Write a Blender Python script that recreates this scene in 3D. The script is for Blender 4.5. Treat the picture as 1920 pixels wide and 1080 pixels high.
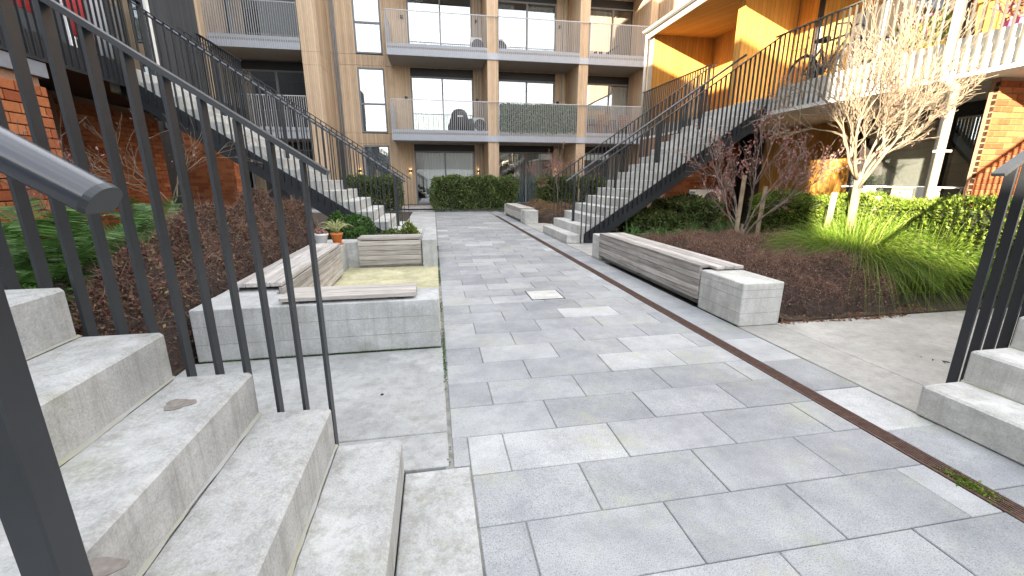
import bpy, math, random
import numpy as np
from math import sin, cos, pi, radians, sqrt

# ------------------------------------------------------------------ camera, sky, sun, exposure
scene = bpy.context.scene
for o in list(bpy.data.objects):
    bpy.data.objects.remove(o)
COL = scene.collection
cam_d = bpy.data.cameras.new('camera')
cam = bpy.data.objects.new('camera', cam_d)
COL.objects.link(cam)
cam.location = (0, 0, 1.2)
cam.rotation_euler = (radians(90 - 14.4), 0, radians(-10.255))
cam_d.sensor_width = 36
cam_d.lens = 787 / 1920 * 36
cam_d.clip_start = 0.02
cam_d.clip_end = 2000
scene.camera = cam

SUN = np.array([1.0, 1.05, -0.37])
sun_el = math.atan2(0.37, sqrt(1 + 1.05 ** 2))
sun_az = math.atan2(-1.0, -1.05)
world = bpy.data.worlds.new('World')
scene.world = world
world.use_nodes = True
wn, wl = world.node_tree.nodes, world.node_tree.links
sky = wn.new('ShaderNodeTexSky')
sky.sky_type = 'NISHITA'
sky.sun_disc = False
sky.sun_elevation = sun_el
sky.sun_rotation = sun_az
sky.air_density = 1.0
sky.dust_density = 1.6
sky.ozone_density = 1.0
tc = wn.new('ShaderNodeTexCoord')
mp = wn.new('ShaderNodeMapping')
mp.inputs['Scale'].default_value = (1.0, 1.0, 2.6)
nz = wn.new('ShaderNodeTexNoise')
nz.inputs['Scale'].default_value = 2.2
nz.inputs['Detail'].default_value = 6
nz.inputs['Roughness'].default_value = 0.55
cr = wn.new('ShaderNodeValToRGB')
cr.color_ramp.elements[0].position = 0.33
cr.color_ramp.elements[1].position = 0.60
mixc = wn.new('ShaderNodeMix')
mixc.data_type = 'RGBA'
mixc.inputs['B'].default_value = (6.3, 6.35, 6.5, 1)
wl.new(tc.outputs['Generated'], mp.inputs['Vector'])
wl.new(mp.outputs['Vector'], nz.inputs['Vector'])
wl.new(nz.outputs['Fac'], cr.inputs['Fac'])
wl.new(cr.outputs['Color'], mixc.inputs['Factor'])
wl.new(sky.outputs['Color'], mixc.inputs['A'])
wl.new(mixc.outputs['Result'], wn['Background'].inputs['Color'])
wn['Background'].inputs['Strength'].default_value = 0.092

sun_d = bpy.data.lights.new('sun', 'SUN')
sun_d.energy = 5.0
sun_d.angle = radians(0.53)
sun_d.color = (1.0, 0.86, 0.66)
sun = bpy.data.objects.new('sun', sun_d)
COL.objects.link(sun)
sun.location = (-20, -25, 12)
from mathutils import Vector, Matrix
sun.rotation_euler = Vector(SUN).to_track_quat('-Z', 'Y').to_euler()

vs = scene.view_settings
vs.view_transform = 'Standard'
vs.look = 'None'
vs.exposure = 2.75
vs.gamma = 1.0
vs.use_curve_mapping = False
scene.render.engine = 'CYCLES'
scene.cycles.max_bounces = 8
scene.cycles.transparent_max_bounces = 16

# ------------------------------------------------------------------ geometry helpers
RNG = np.random.default_rng(7)
random.seed(5)
BOXQ = np.array([[0, 3, 2, 1], [4, 5, 6, 7], [0, 1, 5, 4], [1, 2, 6, 5], [2, 3, 7, 6], [3, 0, 4, 7]])


def rot_to(d):
    return np.array(Vector(d).to_track_quat('Z', 'Y').to_matrix())


class MB:
    """collects faces of one mesh"""

    def __init__(self):
        self.v, self.f, self.n = [], [], 0

    def add(self, v, *fs):
        v = np.asarray(v, float).reshape(-1, 3)
        for f in fs:
            f = np.asarray(f, int)
            if f.size:
                self.f.append(f + self.n)
        self.v.append(v)
        self.n += len(v)
        return self

    def box(self, x0, x1, y0, y1, z0, z1):
        v = [(x0, y0, z0), (x1, y0, z0), (x1, y1, z0), (x0, y1, z0), (x0, y0, z1), (x1, y0, z1), (x1, y1, z1), (x0, y1, z1)]
        return self.add(v, BOXQ)

    def cbox(self, x0, x1, y0, y1, z0, z1, b):
        """box with chamfered edges"""
        V, idx = [], {}
        X, Y, Z = (x0, x1), (y0, y1), (z0, z1)
        for i in (0, 1):
            for j in (0, 1):
                for k in (0, 1):
                    sx, sy, sz = (1 - 2 * i) * b, (1 - 2 * j) * b, (1 - 2 * k) * b
                    idx[i, j, k] = len(V)
                    V += [(X[i], Y[j] + sy, Z[k] + sz), (X[i] + sx, Y[j], Z[k] + sz), (X[i] + sx, Y[j] + sy, Z[k])]
        q, t = [], []
        g = lambda i, j, k, a: idx[i, j, k] + a
        for s in (0, 1):
            fx = [g(s, 0, 0, 0), g(s, 1, 0, 0), g(s, 1, 1, 0), g(s, 0, 1, 0)]
            fy = [g(0, s, 0, 1), g(1, s, 0, 1), g(1, s, 1, 1), g(0, s, 1, 1)]
            fz = [g(0, 0, s, 2), g(1, 0, s, 2), g(1, 1, s, 2), g(0, 1, s, 2)]
            q += [fx if s else fx[::-1], fy[::-1] if s else fy, fz if s else fz[::-1]]
        for a in (0, 1):
            for c in (0, 1):
                q.append([g(a, c, 0, 0), g(a, c, 0, 1), g(a, c, 1, 1), g(a, c, 1, 0)])
                q.append([g(a, 0, c, 0), g(a, 1, c, 0), g(a, 1, c, 2), g(a, 0, c, 2)])
                q.append([g(0, a, c, 1), g(1, a, c, 1), g(1, a, c, 2), g(0, a, c, 2)])
        for i in (0, 1):
            for j in (0, 1):
                for k in (0, 1):
                    t.append([g(i, j, k, 0), g(i, j, k, 1), g(i, j, k, 2)])
        return self.add(V, q, t)

    def prism(self, poly, axis, a0, a1):
        """polygon (list of 2-tuples) extruded along axis 'x','y' or 'z'"""
        n = len(poly)

        def mk(p, a):
            return {'x': (a, p[0], p[1]), 'y': (p[0], a, p[1]), 'z': (p[0], p[1], a)}[axis]
        v = [mk(p, a0) for p in poly] + [mk(p, a1) for p in poly]
        q = [[i, (i + 1) % n, n + (i + 1) % n, n + i] for i in range(n)]
        self.add(v, q, [list(range(n))[::-1]], [list(range(n, 2 * n))])
        return self

    def tube(self, pts, rad, n=6, cap=True):
        pts = np.asarray(pts, float)
        m = len(pts)
        rad = np.broadcast_to(np.asarray(rad, float), (m,))
        tg = np.gradient(pts, axis=0)
        tg /= np.linalg.norm(tg, axis=1)[:, None] + 1e-9
        up = np.array([0, 0, 1.0]) if abs(tg[0][2]) < .9 else np.array([1.0, 0, 0])
        V = []
        a = np.arange(n) * 2 * pi / n
        for i in range(m):
            s = np.cross(tg[i], up)
            s /= np.linalg.norm(s) + 1e-9
            w = np.cross(s, tg[i])
            up = w
            V.append(pts[i] + rad[i] * (np.cos(a)[:, None] * s + np.sin(a)[:, None] * w))
        V = np.concatenate(V)
        q = []
        for i in range(m - 1):
            for j in range(n):
                k = (j + 1) % n
                q.append([i * n + j, i * n + k, (i + 1) * n + k, (i + 1) * n + j])
        fs = [q]
        if cap:
            fs += [[list(range(n))[::-1]], [list(range((m - 1) * n, m * n))]]
        return self.add(V, *fs)

    def beam(self, p0, p1, w, t, up=(0, 0, 1)):
        """rectangular bar from p0 to p1: w across (horizontal), t along up"""
        p0, p1 = np.array(p0, float), np.array(p1, float)
        d = p1 - p0
        d /= np.linalg.norm(d)
        s = np.cross(d, up)
        s /= np.linalg.norm(s)
        u = np.cross(s, d)
        V = []
        for p in (p0, p1):
            for a, b in ((-1, -1), (1, -1), (1, 1), (-1, 1)):
                V.append(p + s * a * w / 2 + u * b * t / 2)
        return self.add(V, BOXQ)

    def lathe(self, prof, c, n=16):
        V = []
        a = np.arange(n) * 2 * pi / n
        for r, z in prof:
            V.append(np.stack([c[0] + r * np.cos(a), c[1] + r * np.sin(a), np.full(n, c[2] + z)], 1))
        V = np.concatenate(V)
        q = []
        for i in range(len(prof) - 1):
            for j in range(n):
                k = (j + 1) % n
                q.append([i * n + j, i * n + k, (i + 1) * n + k, (i + 1) * n + j])
        m = len(prof)
        return self.add(V, q, [list(range(n))[::-1]], [list(range((m - 1) * n, m * n))])

    def leaves(self, P, D, size, width=.45, fold=.15):
        """one rhombic leaf at every point P, along D"""
        P = np.asarray(P, float)
        m = len(P)
        D = D / (np.linalg.norm(D, axis=1)[:, None] + 1e-9)
        r = RNG.normal(size=(m, 3))
        S = np.cross(D, r)
        S /= np.linalg.norm(S, axis=1)[:, None] + 1e-9
        N = np.cross(S, D)
        size = np.broadcast_to(size, (m,))[:, None] * RNG.uniform(.65, 1.3, (m, 1))
        mid = P + D * size * .45
        V = np.stack([P, mid + S * size * width * .5 + N * size * fold * .5, P + D * size, mid - S * size * width * .5 + N * size * fold * .5], 1)
        q = np.arange(m * 4).reshape(m, 4)
        return self.add(V.reshape(-1, 3), q)

    def ribbons(self, paths, w0):
        """paths (m,k,3) -> flat tapering blades"""
        paths = np.asarray(paths, float)
        m, k, _ = paths.shape
        d = paths[:, -1] - paths[:, 0]
        r = RNG.normal(size=(m, 3))
        S = np.cross(d, r)
        S /= np.linalg.norm(S, axis=1)[:, None] + 1e-9
        w = (np.linspace(1, 0.08, k)[None, :, None]) * np.broadcast_to(w0, (m,))[:, None, None] * .5
        L = paths + S[:, None] * w
        Rr = paths - S[:, None] * w
        V = np.concatenate([L, Rr], 1).reshape(-1, 3)
        b = (np.arange(m) * 2 * k)[:, None, None]
        i = np.arange(k - 1)[None, :, None]
        q = np.concatenate([b + i, b + i + 1, b + i + 1 + k, b + i + k], 2).reshape(-1, 4)
        return self.add(V, q)

    def mesh(self, name, org=(0, 0, 0), smooth=False):
        me = bpy.data.meshes.new(name)
        V = np.concatenate(self.v) - np.asarray(org, float)
        me.vertices.add(len(V))
        me.vertices.foreach_set('co', V.astype(np.float32).ravel())
        F = [f if f.ndim == 2 else f.reshape(1, -1) for f in self.f]
        tot = np.concatenate([np.full(len(f), f.shape[1]) for f in F])
        li = np.concatenate([f.ravel() for f in F])
        me.loops.add(len(li))
        me.loops.foreach_set('vertex_index', li.astype(np.int32))
        me.polygons.add(len(tot))
        me.polygons.foreach_set('loop_start', np.concatenate([[0], np.cumsum(tot)[:-1]]).astype(np.int32))
        me.polygons.foreach_set('loop_total', tot.astype(np.int32))
        me.polygons.foreach_set('use_smooth', np.full(len(tot), bool(smooth)))
        me.update(calc_edges=True)
        me.validate()
        return me

    def build(self, name, mat, parent=None, smooth=False, kind=None, label=None):
        org = ORG.get(parent.name, (0, 0, 0)) if parent else (0, 0, 0)
        me = self.mesh(name, org, smooth)
        me.materials.append(M[mat])
        o = bpy.data.objects.new(name, me)
        COL.objects.link(o)
        if parent:
            o.parent = parent
            ORG[o.name] = org
        if kind:
            o['kind'] = kind
        if label:
            o['label'] = label
        return o


ORG = {}
M = {}


def thing(name, loc, label, cat, group=None):
    o = bpy.data.objects.new(name, None)
    COL.objects.link(o)
    o.location = loc
    o.empty_display_size = .1
    o['label'] = label
    o['category'] = cat
    if group:
        o['group'] = group
    ORG[o.name] = tuple(loc)
    return o


def tag(o, label, cat, group=None):
    o['label'] = label
    o['category'] = cat
    if group:
        o['group'] = group
    return o


def inst(name, me, parent, loc, rot=(0, 0, 0), scale=(1, 1, 1)):
    """another object on shared mesh data, at a world position"""
    o = bpy.data.objects.new(name, me)
    COL.objects.link(o)
    o.parent = parent
    g = ORG[parent.name]
    o.location = (loc[0] - g[0], loc[1] - g[1], loc[2] - g[2])
    o.rotation_euler = rot
    o.scale = scale
    ORG[o.name] = tuple(loc)
    return o


def struct(name, mb, mat):
    o = mb.build(name, mat)
    o['kind'] = 'structure'
    ORG[o.name] = (0, 0, 0)
    return o


# ------------------------------------------------------------------ materials
class NT:
    def __init__(self, name):
        self.m = bpy.data.materials.new(name)
        self.m.use_nodes = True
        self.n = self.m.node_tree.nodes
        self.l = self.m.node_tree.links
        self.p = self.n['Principled BSDF']
        self.pos = self.n.new('ShaderNodeNewGeometry').outputs['Position']
        M[name] = self.m

    def map(self, sc):
        a = self.n.new('ShaderNodeMapping')
        a.inputs['Scale'].default_value = sc
        self.l.new(self.pos, a.inputs['Vector'])
        return a.outputs['Vector']

    def noise(self, scale, detail=4, rough=.55, sc=None, out='Fac'):
        a = self.n.new('ShaderNodeTexNoise')
        a.inputs['Scale'].default_value = scale
        a.inputs['Detail'].default_value = detail
        a.inputs['Roughness'].default_value = rough
        self.l.new(self.map(sc) if sc else self.pos, a.inputs['Vector'])
        return a.outputs[out]

    def ramp(self, fac, stops):
        a = self.n.new('ShaderNodeValToRGB')
        e = a.color_ramp.elements
        while len(e) < len(stops):
            e.new(.5)
        for i, (p, c) in enumerate(stops):
            e[i].position = p
            e[i].color = (*c, 1) if len(c) == 3 else c
        self.l.new(fac, a.inputs['Fac'])
        return a.outputs['Color']

    def mix(self, fac, a, b, mode='MIX'):
        x = self.n.new('ShaderNodeMix')
        x.data_type = 'RGBA'
        x.blend_type = mode
        for s, v in (('Factor', fac), ('A', a), ('B', b)):
            if hasattr(v, 'node'):
                self.l.new(v, x.inputs[s])
            else:
                x.inputs[s].default_value = v if s == 'Factor' else (*v, 1)
        return x.outputs['Result']

    def math(self, op, a, b=0.0, clamp=False):
        x = self.n.new('ShaderNodeMath')
        x.operation = op
        x.use_clamp = clamp
        for i, v in enumerate((a, b)):
            if hasattr(v, 'node'):
                self.l.new(v, x.inputs[i])
            else:
                x.inputs[i].default_value = v
        return x.outputs[0]

    def sep(self):
        x = self.n.new('ShaderNodeSeparateXYZ')
        self.l.new(self.pos, x.inputs[0])
        return x.outputs

    def rnd(self):
        return self.n.new('ShaderNodeObjectInfo').outputs['Random']

    def island(self):
        return self.n.new('ShaderNodeNewGeometry').outputs['Random Per Island']

    def bump(self, h, s=.3, d=.01):
        b = self.n.new('ShaderNodeBump')
        b.inputs['Strength'].default_value = s
        b.inputs['Distance'].default_value = d
        self.l.new(h, b.inputs['Height'])
        self.l.new(b.outputs['Normal'], self.p.inputs['Normal'])

    def fin(self, col=None, rough=.7, metal=0., spec=.5):
        if col is not None:
            if hasattr(col, 'node'):
                self.l.new(col, self.p.inputs['Base Color'])
            else:
                self.p.inputs['Base Color'].default_value = (*col, 1)
        if hasattr(rough, 'node'):
            self.l.new(rough, self.p.inputs['Roughness'])
        else:
            self.p.inputs['Roughness'].default_value = rough
        self.p.inputs['Metallic'].default_value = metal
        self.p.inputs['Specular IOR Level'].default_value = spec
        return self.m


def flat(name, c, rough=.6, metal=0., var=.08, spec=.5, sc=9.):
    t = NT(name)
    n = t.noise(sc, 5)
    a = tuple(x * (1 - var) for x in c)
    b = tuple(min(1, x * (1 + var)) for x in c)
    t.fin(t.ramp(n, [(.3, a), (.7, b)]), rough, metal, spec)
    return t


def concrete(name, c, stain=.5, moss=.0, ribs=0.):
    t = NT(name)
    big = t.noise(1.1, 12, .72)
    mid = t.noise(6, 12, .78)
    fine = t.noise(150, 3, .7)
    a = t.ramp(big, [(.32, tuple(x * .80 for x in c)), (.5, c), (.68, tuple(x * 1.16 for x in c))])
    a = t.mix(.55, a, t.ramp(mid, [(.33, (.34, .34, .33)), (.5, (.5, .5, .5)), (.67, (.66, .66, .66))]), 'OVERLAY')
    a = t.mix(.55, a, t.ramp(fine, [(.3, (.30, .30, .30)), (.7, (.66, .66, .66))]), 'OVERLAY')
    # pinholes of two sizes
    for sc_, lo, k in ((34, .05, .55), (95, .07, .45)):
        vo = t.n.new('ShaderNodeTexVoronoi')
        vo.inputs['Scale'].default_value = sc_
        t.l.new(t.pos, vo.inputs['Vector'])
        hole = t.ramp(vo.outputs['Distance'], [(lo, (1, 1, 1)), (lo * 1.7, (0, 0, 0))])
        gate = t.ramp(t.noise(3.1, 3, .6), [(.47, (0, 0, 0)), (.6, (1, 1, 1))])
        a = t.mix(t.math('MULTIPLY', t.math('MULTIPLY', hole, gate), k), a, tuple(x * .3 for x in c))
    # pale lime bloom
    lime = t.noise(2.4, 10, .7, (1, 1, 2))
    a = t.mix(t.math('MULTIPLY', t.ramp(lime, [(.52, (0, 0, 0)), (.63, (1, 1, 1))]), .5), a, tuple(min(.8, x * 1.45) for x in c))
    # dirty streaks that run down
    st = t.noise(5.2, 10, .75, (3.6, 3.6, .22))
    a = t.mix(t.math('MULTIPLY', t.ramp(st, [(.49, (0, 0, 0)), (.62, (1, 1, 1))]), stain), a, tuple(x * y for x, y in zip(c, (.50, .47, .41))))
    if moss:
        mo = t.noise(3.3, 10, .78)
        a = t.mix(t.math('MULTIPLY', t.ramp(mo, [(.515, (0, 0, 0)), (.62, (1, 1, 1))]), moss), a, (.20, .205, .10))
    t.bump(t.math('ADD', fine, t.math('MULTIPLY', mid, 2.5)), .35, .006)
    t.fin(a, t.ramp(mid, [(.3, (.72,) * 3), (.7, (.9,) * 3)]), 0, .35)
    return t


concrete('concrete', (.43, .435, .43), .30, .18)
concrete('concrete_step', (.395, .398, .39), .45, .32)
concrete('concrete_pale', (.53, .53, .505), .28, .10)
concrete('concrete_floor', (.37, .375, .37), .35, .10)
concrete('concrete_warm', (.40, .39, .365), .25, .05)
concrete('mossy_floor', (.50, .47, .30), .3, .4)

t = NT('paver')
r = t.rnd()
base = t.ramp(r, [(0, (.265, .274, .284)), (.35, (.300, .309, .32)), (.8, (.338, .346, .355)), (.92, (.385, .392, .398)), (1, (.46, .468, .47))])
sp = t.noise(210, 2, .75)
base = t.mix(.7, base, t.ramp(sp, [(.32, (.16, .16, .17)), (.46, (.5, .5, .5)), (.62, (.57, .57, .57)), (.76, (.78, .78, .78))]), 'OVERLAY')
wet = t.noise(.75, 12, .72)
base = t.mix(.85, base, t.ramp(wet, [(.34, (.36, .37, .385)), (.5, (.5, .5, .5)), (.66, (.63, .63, .61))]), 'OVERLAY')
md = t.noise(5, 10, .75)
base = t.mix(.6, base, t.ramp(md, [(.34, (.38, .38, .39)), (.66, (.62, .62, .61))]), 'OVERLAY')
# black mineral flecks
vo = t.n.new('ShaderNodeTexVoronoi')
vo.inputs['Scale'].default_value = 85
t.l.new(t.pos, vo.inputs['Vector'])
fk = t.ramp(vo.outputs['Distance'], [(.12, (1, 1, 1)), (.22, (0, 0, 0))])
gate = t.ramp(t.noise(9, 4, .7), [(.46, (0, 0, 0)), (.62, (1, 1, 1))])
base = t.mix(t.math('MULTIPLY', t.math('MULTIPLY', fk, gate), .6), base, (.075, .078, .08))
# lichen and spilt dirt
mossn = t.noise(1.9, 12, .8)
base = t.mix(t.math('MULTIPLY', t.ramp(mossn, [(.52, (0, 0, 0)), (.62, (1, 1, 1))]), .42), base, (.36, .37, .25))
dk = t.noise(2.7, 12, .78)
base = t.mix(t.math('MULTIPLY', t.ramp(dk, [(.52, (0, 0, 0)), (.64, (1, 1, 1))]), .34), base, (.17, .175, .18))
t.bump(sp, .25, .003)
t.fin(base, t.ramp(wet, [(.3, (.55,) * 3), (.7, (.8,) * 3)]), 0, .4)

flat('joint', (.22, .22, .20), .95, var=.4, sc=14)
flat('steel', (.021, .024, .028), .42, .0, .12, .5)
flat('steel_gallery', (.085, .08, .068), .5, .0, .1)
flat('dark_bronze', (.022, .022, .026), .45, .0, .1)
flat('grey_band', (.42, .44, .49), .5, .0, .05)
flat('rail_pale', (.46, .46, .47), .45, .0, .05)
flat('white_paint', (.74, .73, .70), .45, .0, .03)
flat('pipe_paint', (.50, .47, .41), .45, .0, .05)
flat('white_plastic', (.75, .75, .73), .4, .0, .03)
flat('cream_slab', (.62, .60, .55), .75, .0, .06)
flat('soffit_grey', (.30, .28, .25), .8, .0, .08)
flat('black_cover', (.012, .012, .013), .6, .0, .2)
flat('unlit_dark', (.03, .028, .026), .9, var=.2)  # near-black colour stands in for unlit rooms and recesses
flat('mortar', (.29, .17, .11), .95, var=.15, sc=40)
flat('soil', (.055, .040, .028), 1., var=.5, sc=22)
flat('ground_mix', (.16, .15, .13), 1., var=.3, sc=2)
flat('terracotta', (.62, .20, .045), .7, var=.1)
flat('timber_furn', (.26, .13, .07), .6, var=.2)
flat('red_cloth', (.60, .06, .07), .9, var=.15)
flat('white_cloth', (.55, .57, .60), .9, var=.05)
flat('pink_plastic', (.62, .13, .32), .5)
flat('yellow_plastic', (.75, .55, .05), .5)
flat('blue_plastic', (.05, .10, .32), .5)
flat('red_plastic', (.55, .06, .04), .5)
flat('tyre', (.015, .015, .016), .8)
flat('stake', (.40, .32, .22), .9, var=.25, sc=12)
flat('grass_lawn', (.06, .20, .03), .9, var=.3, sc=40)
flat('dead_leaf', (.20, .10, .05), .9, var=.4, sc=30)
flat('rail_gloss', (.030, .034, .044), .24, .0, .05, .7)
flat('patch_mortar', (.21, .185, .165), .95, var=.25, sc=50)
flat('twig_light', (.21, .13, .095), .9, var=.3, sc=30)
flat('beige', (.40, .355, .28), .5, .0, .06)
flat('bark_green', (.028, .034, .014), .95, var=.4, sc=30)
flat('bark_dark', (.045, .030, .024), .95, var=.4, sc=30)
t = NT('fillet')
n = t.noise(3.5, 6, .7)
t.fin(t.ramp(n, [(.42, (.36, .36, .35)), (.58, (.33, .325, .25)), (.72, (.25, .25, .11))]), .95, 0, .2)
flat('lead_trim', (.20, .21, .23), .55)

t = NT('drain_metal')
n = t.noise(30, 5, .7)
t.fin(t.ramp(n, [(.3, (.06, .036, .028)), (.55, (.12, .068, .052)), (.75, (.18, .11, .085))]), .8, .2)

t = NT('lamp_glow')
t.p.inputs['Emission Color'].default_value = (1, .62, .28, 1)
t.p.inputs['Emission Strength'].default_value = 3.0
t.fin((.9, .7, .45), .5)


def cladding(name, c, pitch=.062, axis=0, var=.28):
    t = NT(name)
    ax = t.sep()[axis]
    oth = t.sep()[1 - axis]
    s = t.math('DIVIDE', t.math('ADD', ax, t.math('MULTIPLY', oth, .37)), pitch)
    fr = t.math('FRACT', s)
    fl = t.math('FLOOR', s)
    wn_ = t.n.new('ShaderNodeTexWhiteNoise')
    wn_.noise_dimensions = '1D'
    t.l.new(fl, wn_.inputs['W'])
    col = t.ramp(wn_.outputs['Value'], [(0, tuple(x * (1 - var) for x in c)), (1, tuple(x * (1 + var * .6) for x in c))])
    gr = t.noise(4, 6, .65, (9, 9, .8))
    col = t.mix(.55, col, t.ramp(gr, [(.3, (.34, .33, .32)), (.7, (.64, .64, .64))]), 'OVERLAY')
    big = t.noise(.8, 4, .6)
    col = t.mix(.35, col, t.ramp(big, [(.3, (.38, .38, .38)), (.7, (.6, .6, .6))]), 'OVERLAY')
    groove = t.ramp(fr, [(0, (0, 0, 0)), (.07, (1, 1, 1)), (.93, (1, 1, 1)), (1, (0, 0, 0))])
    col = t.mix(groove, tuple(x * .42 for x in c), col)
    t.bump(groove, .6, .006)
    t.fin(col, .72, 0, .3)


cladding('clad_tan', (.60, .445, .30), .07, 0, .18)
cladding('clad_tan_side', (.48, .34, .22), .07, 1)
cladding('clad_ochre', (.52, .27, .06), .11, 0, .12)
cladding('clad_ochre_side', (.55, .275, .065), .11, 1, .12)
cladding('clad_dark', (.055, .06, .065), .11, 1, .2)


def wood(name, c, axis):
    t = NT(name)
    sc = [(1.2, 26, 26), (26, 1.2, 26)][axis]
    g = t.noise(1.6, 7, .68, sc)
    g2 = t.noise(5, 4, .6)
    r = t.rnd()
    col = t.ramp(r, [(0, tuple(x * .72 for x in c)), (1, tuple(x * 1.22 for x in c))])
    col = t.mix(.85, col, t.ramp(g, [(.28, (.18, .16, .14)), (.5, (.5, .5, .5)), (.72, (.74, .74, .75))]), 'OVERLAY')
    col = t.mix(.3, col, t.ramp(g2, [(.3, (.36, .33, .30)), (.7, (.62, .62, .62))]), 'OVERLAY')
    t.bump(g, .45, .004)
    t.fin(col, .85, 0, .25)


wood('timber_y', (.44, .415, .39), 1)
wood('timber_x', (.44, .41, .38), 0)

t = NT('brick')
r = t.rnd()
n = t.noise(24, 5, .65)
col = t.ramp(r, [(0, (.27, .075, .03)), (.5, (.36, .115, .045)), (1, (.44, .17, .07))])
col = t.mix(.55, col, t.ramp(n, [(.3, (.35, .34, .33)), (.7, (.63, .63, .63))]), 'OVERLAY')
t.bump(n, .3, .004)
t.fin(col, .9, 0, .2)
t = NT('brick_mass')
r = t.island()
n = t.noise(24, 5, .65)
col = t.ramp(r, [(0, (.27, .075, .03)), (.5, (.36, .115, .045)), (1, (.44, .17, .07))])
t.fin(t.mix(.5, col, t.ramp(n, [(.3, (.35, .34, .33)), (.7, (.63, .63, .63))]), 'OVERLAY'), .9, 0, .2)

t = NT('glass')
t.n.remove(t.p)
gl = t.n.new('ShaderNodeBsdfGlossy')
gl.inputs['Roughness'].default_value = .0
gl.inputs['Color'].default_value = (.96, 1.0, 1.0, 1)
tr = t.n.new('ShaderNodeBsdfTransparent')
tr.inputs['Color'].default_value = (.72, .76, .76, 1)
fz = t.n.new('ShaderNodeFresnel')
fz.inputs['IOR'].default_value = 1.5
mxs = t.n.new('ShaderNodeMixShader')
wv = t.noise(.9, 2, .5)
bp = t.n.new('ShaderNodeBump')
bp.inputs['Strength'].default_value = .05
bp.inputs['Distance'].default_value = .02
t.l.new(wv, bp.inputs['Height'])
t.l.new(bp.outputs['Normal'], gl.inputs['Normal'])
t.l.new(t.math('ADD', t.math('MULTIPLY', fz.outputs['Fac'], 1.6), .31, True), mxs.inputs['Fac'])
t.l.new(tr.outputs[0], mxs.inputs[1])
t.l.new(gl.outputs[0], mxs.inputs[2])
t.l.new(mxs.outputs[0], t.n['Material Output'].inputs['Surface'])

t = NT('curtain')
t.fin((.62, .63, .64), .95, 0, .1)


def foliage(name, stops, rough=.5, trans=.25, spec=.4):
    t = NT(name)
    col = t.ramp(t.island(), stops)
    big = t.noise(1.6, 3, .5)
    col = t.mix(.4, col, t.ramp(big, [(.3, (.38, .38, .36)), (.7, (.62, .62, .62))]), 'OVERLAY')
    t.fin(col, rough, 0, spec)
    tl = t.n.new('ShaderNodeBsdfTranslucent')
    t.l.new(col, tl.inputs['Color'])
    ms = t.n.new('ShaderNodeMixShader')
    ms.inputs['Fac'].default_value = trans
    t.l.new(t.p.outputs[0], ms.inputs[1])
    t.l.new(tl.outputs[0], ms.inputs[2])
    t.l.new(ms.outputs[0], t.n['Material Output'].inputs['Surface'])


foliage('hedge_leaf', [(0, (.045, .080, .022)), (.5, (.105, .165, .045)), (.82, (.22, .28, .09)), (1, (.38, .34, .16))], .4)
foliage('hedge_bright', [(0, (.07, .13, .016)), (.5, (.145, .215, .025)), (1, (.25, .31, .045))], .45, .35)
foliage('brown_leaf', [(0, (.080, .042, .030)), (.5, (.175, .095, .070)), (.85, (.27, .160, .115)), (1, (.42, .31, .21))], .7, .15, .2)
foliage('purple_leaf', [(0, (.06, .030, .024)), (.5, (.145, .066, .054)), (.76, (.21, .105, .082)), (.9, (.13, .135, .055)), (1, (.36, .27, .12))], .6, .15, .25)
foliage('fern_leaf', [(0, (.022, .06, .014)), (.5, (.055, .13, .026)), (1, (.13, .24, .055))], .45, .3)
foliage('grass_blade', [(0, (.07, .15, .014)), (.6, (.165, .275, .026)), (.9, (.28, .37, .05)), (1, (.46, .44, .18))], .42, .4)
foliage('strap_leaf', [(0, (.030, .080, .020)), (.6, (.075, .17, .036)), (1, (.17, .29, .08))], .4)
foliage('spider_leaf', [(0, (.30, .36, .14)), (.6, (.52, .52, .26)), (1, (.68, .66, .42))], .45)
foliage('dry_leaf', [(0, (.24, .09, .085)), (.5, (.40, .19, .175)), (1, (.56, .34, .29))], .7, .3, .2)
foliage('ivy_screen', [(0, (.02, .05, .025)), (.5, (.09, .15, .08)), (1, (.42, .50, .32))], .4, .1)
foliage('straw_leaf', [(0, (.18, .10, .045)), (1, (.34, .22, .10))], .8, .2, .2)

t = NT('bark_pale')
n = t.noise(16, 5, .65, (1, 1, .35))
t.bump(n, .4, .006)
t.fin(t.ramp(n, [(.3, (.15, .115, .08)), (.7, (.31, .25, .18))]), .9, 0, .2)
t = NT('bark_mid')
n = t.noise(18, 5, .65, (1, 1, .35))
t.fin(t.ramp(n, [(.3, (.16, .12, .105)), (.7, (.34, .27, .235))]), .9, 0, .2)
t = NT('bark_brown')
n = t.noise(20, 5, .65, (1, 1, .35))
t.fin(t.ramp(n, [(.3, (.11, .075, .062)), (.7, (.25, .18, .15))]), .9, 0, .2)

# ------------------------------------------------------------------ ground, paving, drain
PR = .277          # paver row depth
struct('ground', MB().add([(-600, -600, -.06), (600, -600, -.06), (600, 600, -.06), (-600, 600, -.06)], [[0, 1, 2, 3]]), 'ground_mix')
path = struct('path', MB().box(-.004, 2.475, -1.5, 17.0, -.05, -.0065), 'joint')


def paver_mesh(w, d, b=.003):
    mb = MB()
    mb.cbox(0, w, 0, d, -.03, 0, b)
    me = mb.mesh('paver')
    me.materials.append(M['paver'])
    return me


PM = {}


def paver(x0, x1, y0, y1, g=.0042):
    w, d = round(x1 - x0 - g, 3), round(y1 - y0 - g, 3)
    if w < .03 or d < .03:
        return
    if (w, d) not in PM:
        PM[w, d] = paver_mesh(w, d)
    inst('paver', PM[w, d], path, (x0 + g / 2, y0 + g / 2, random.uniform(-.0014, .0012)), (random.uniform(-.002, .002), random.uniform(-.0015, .0015), 0))


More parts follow.
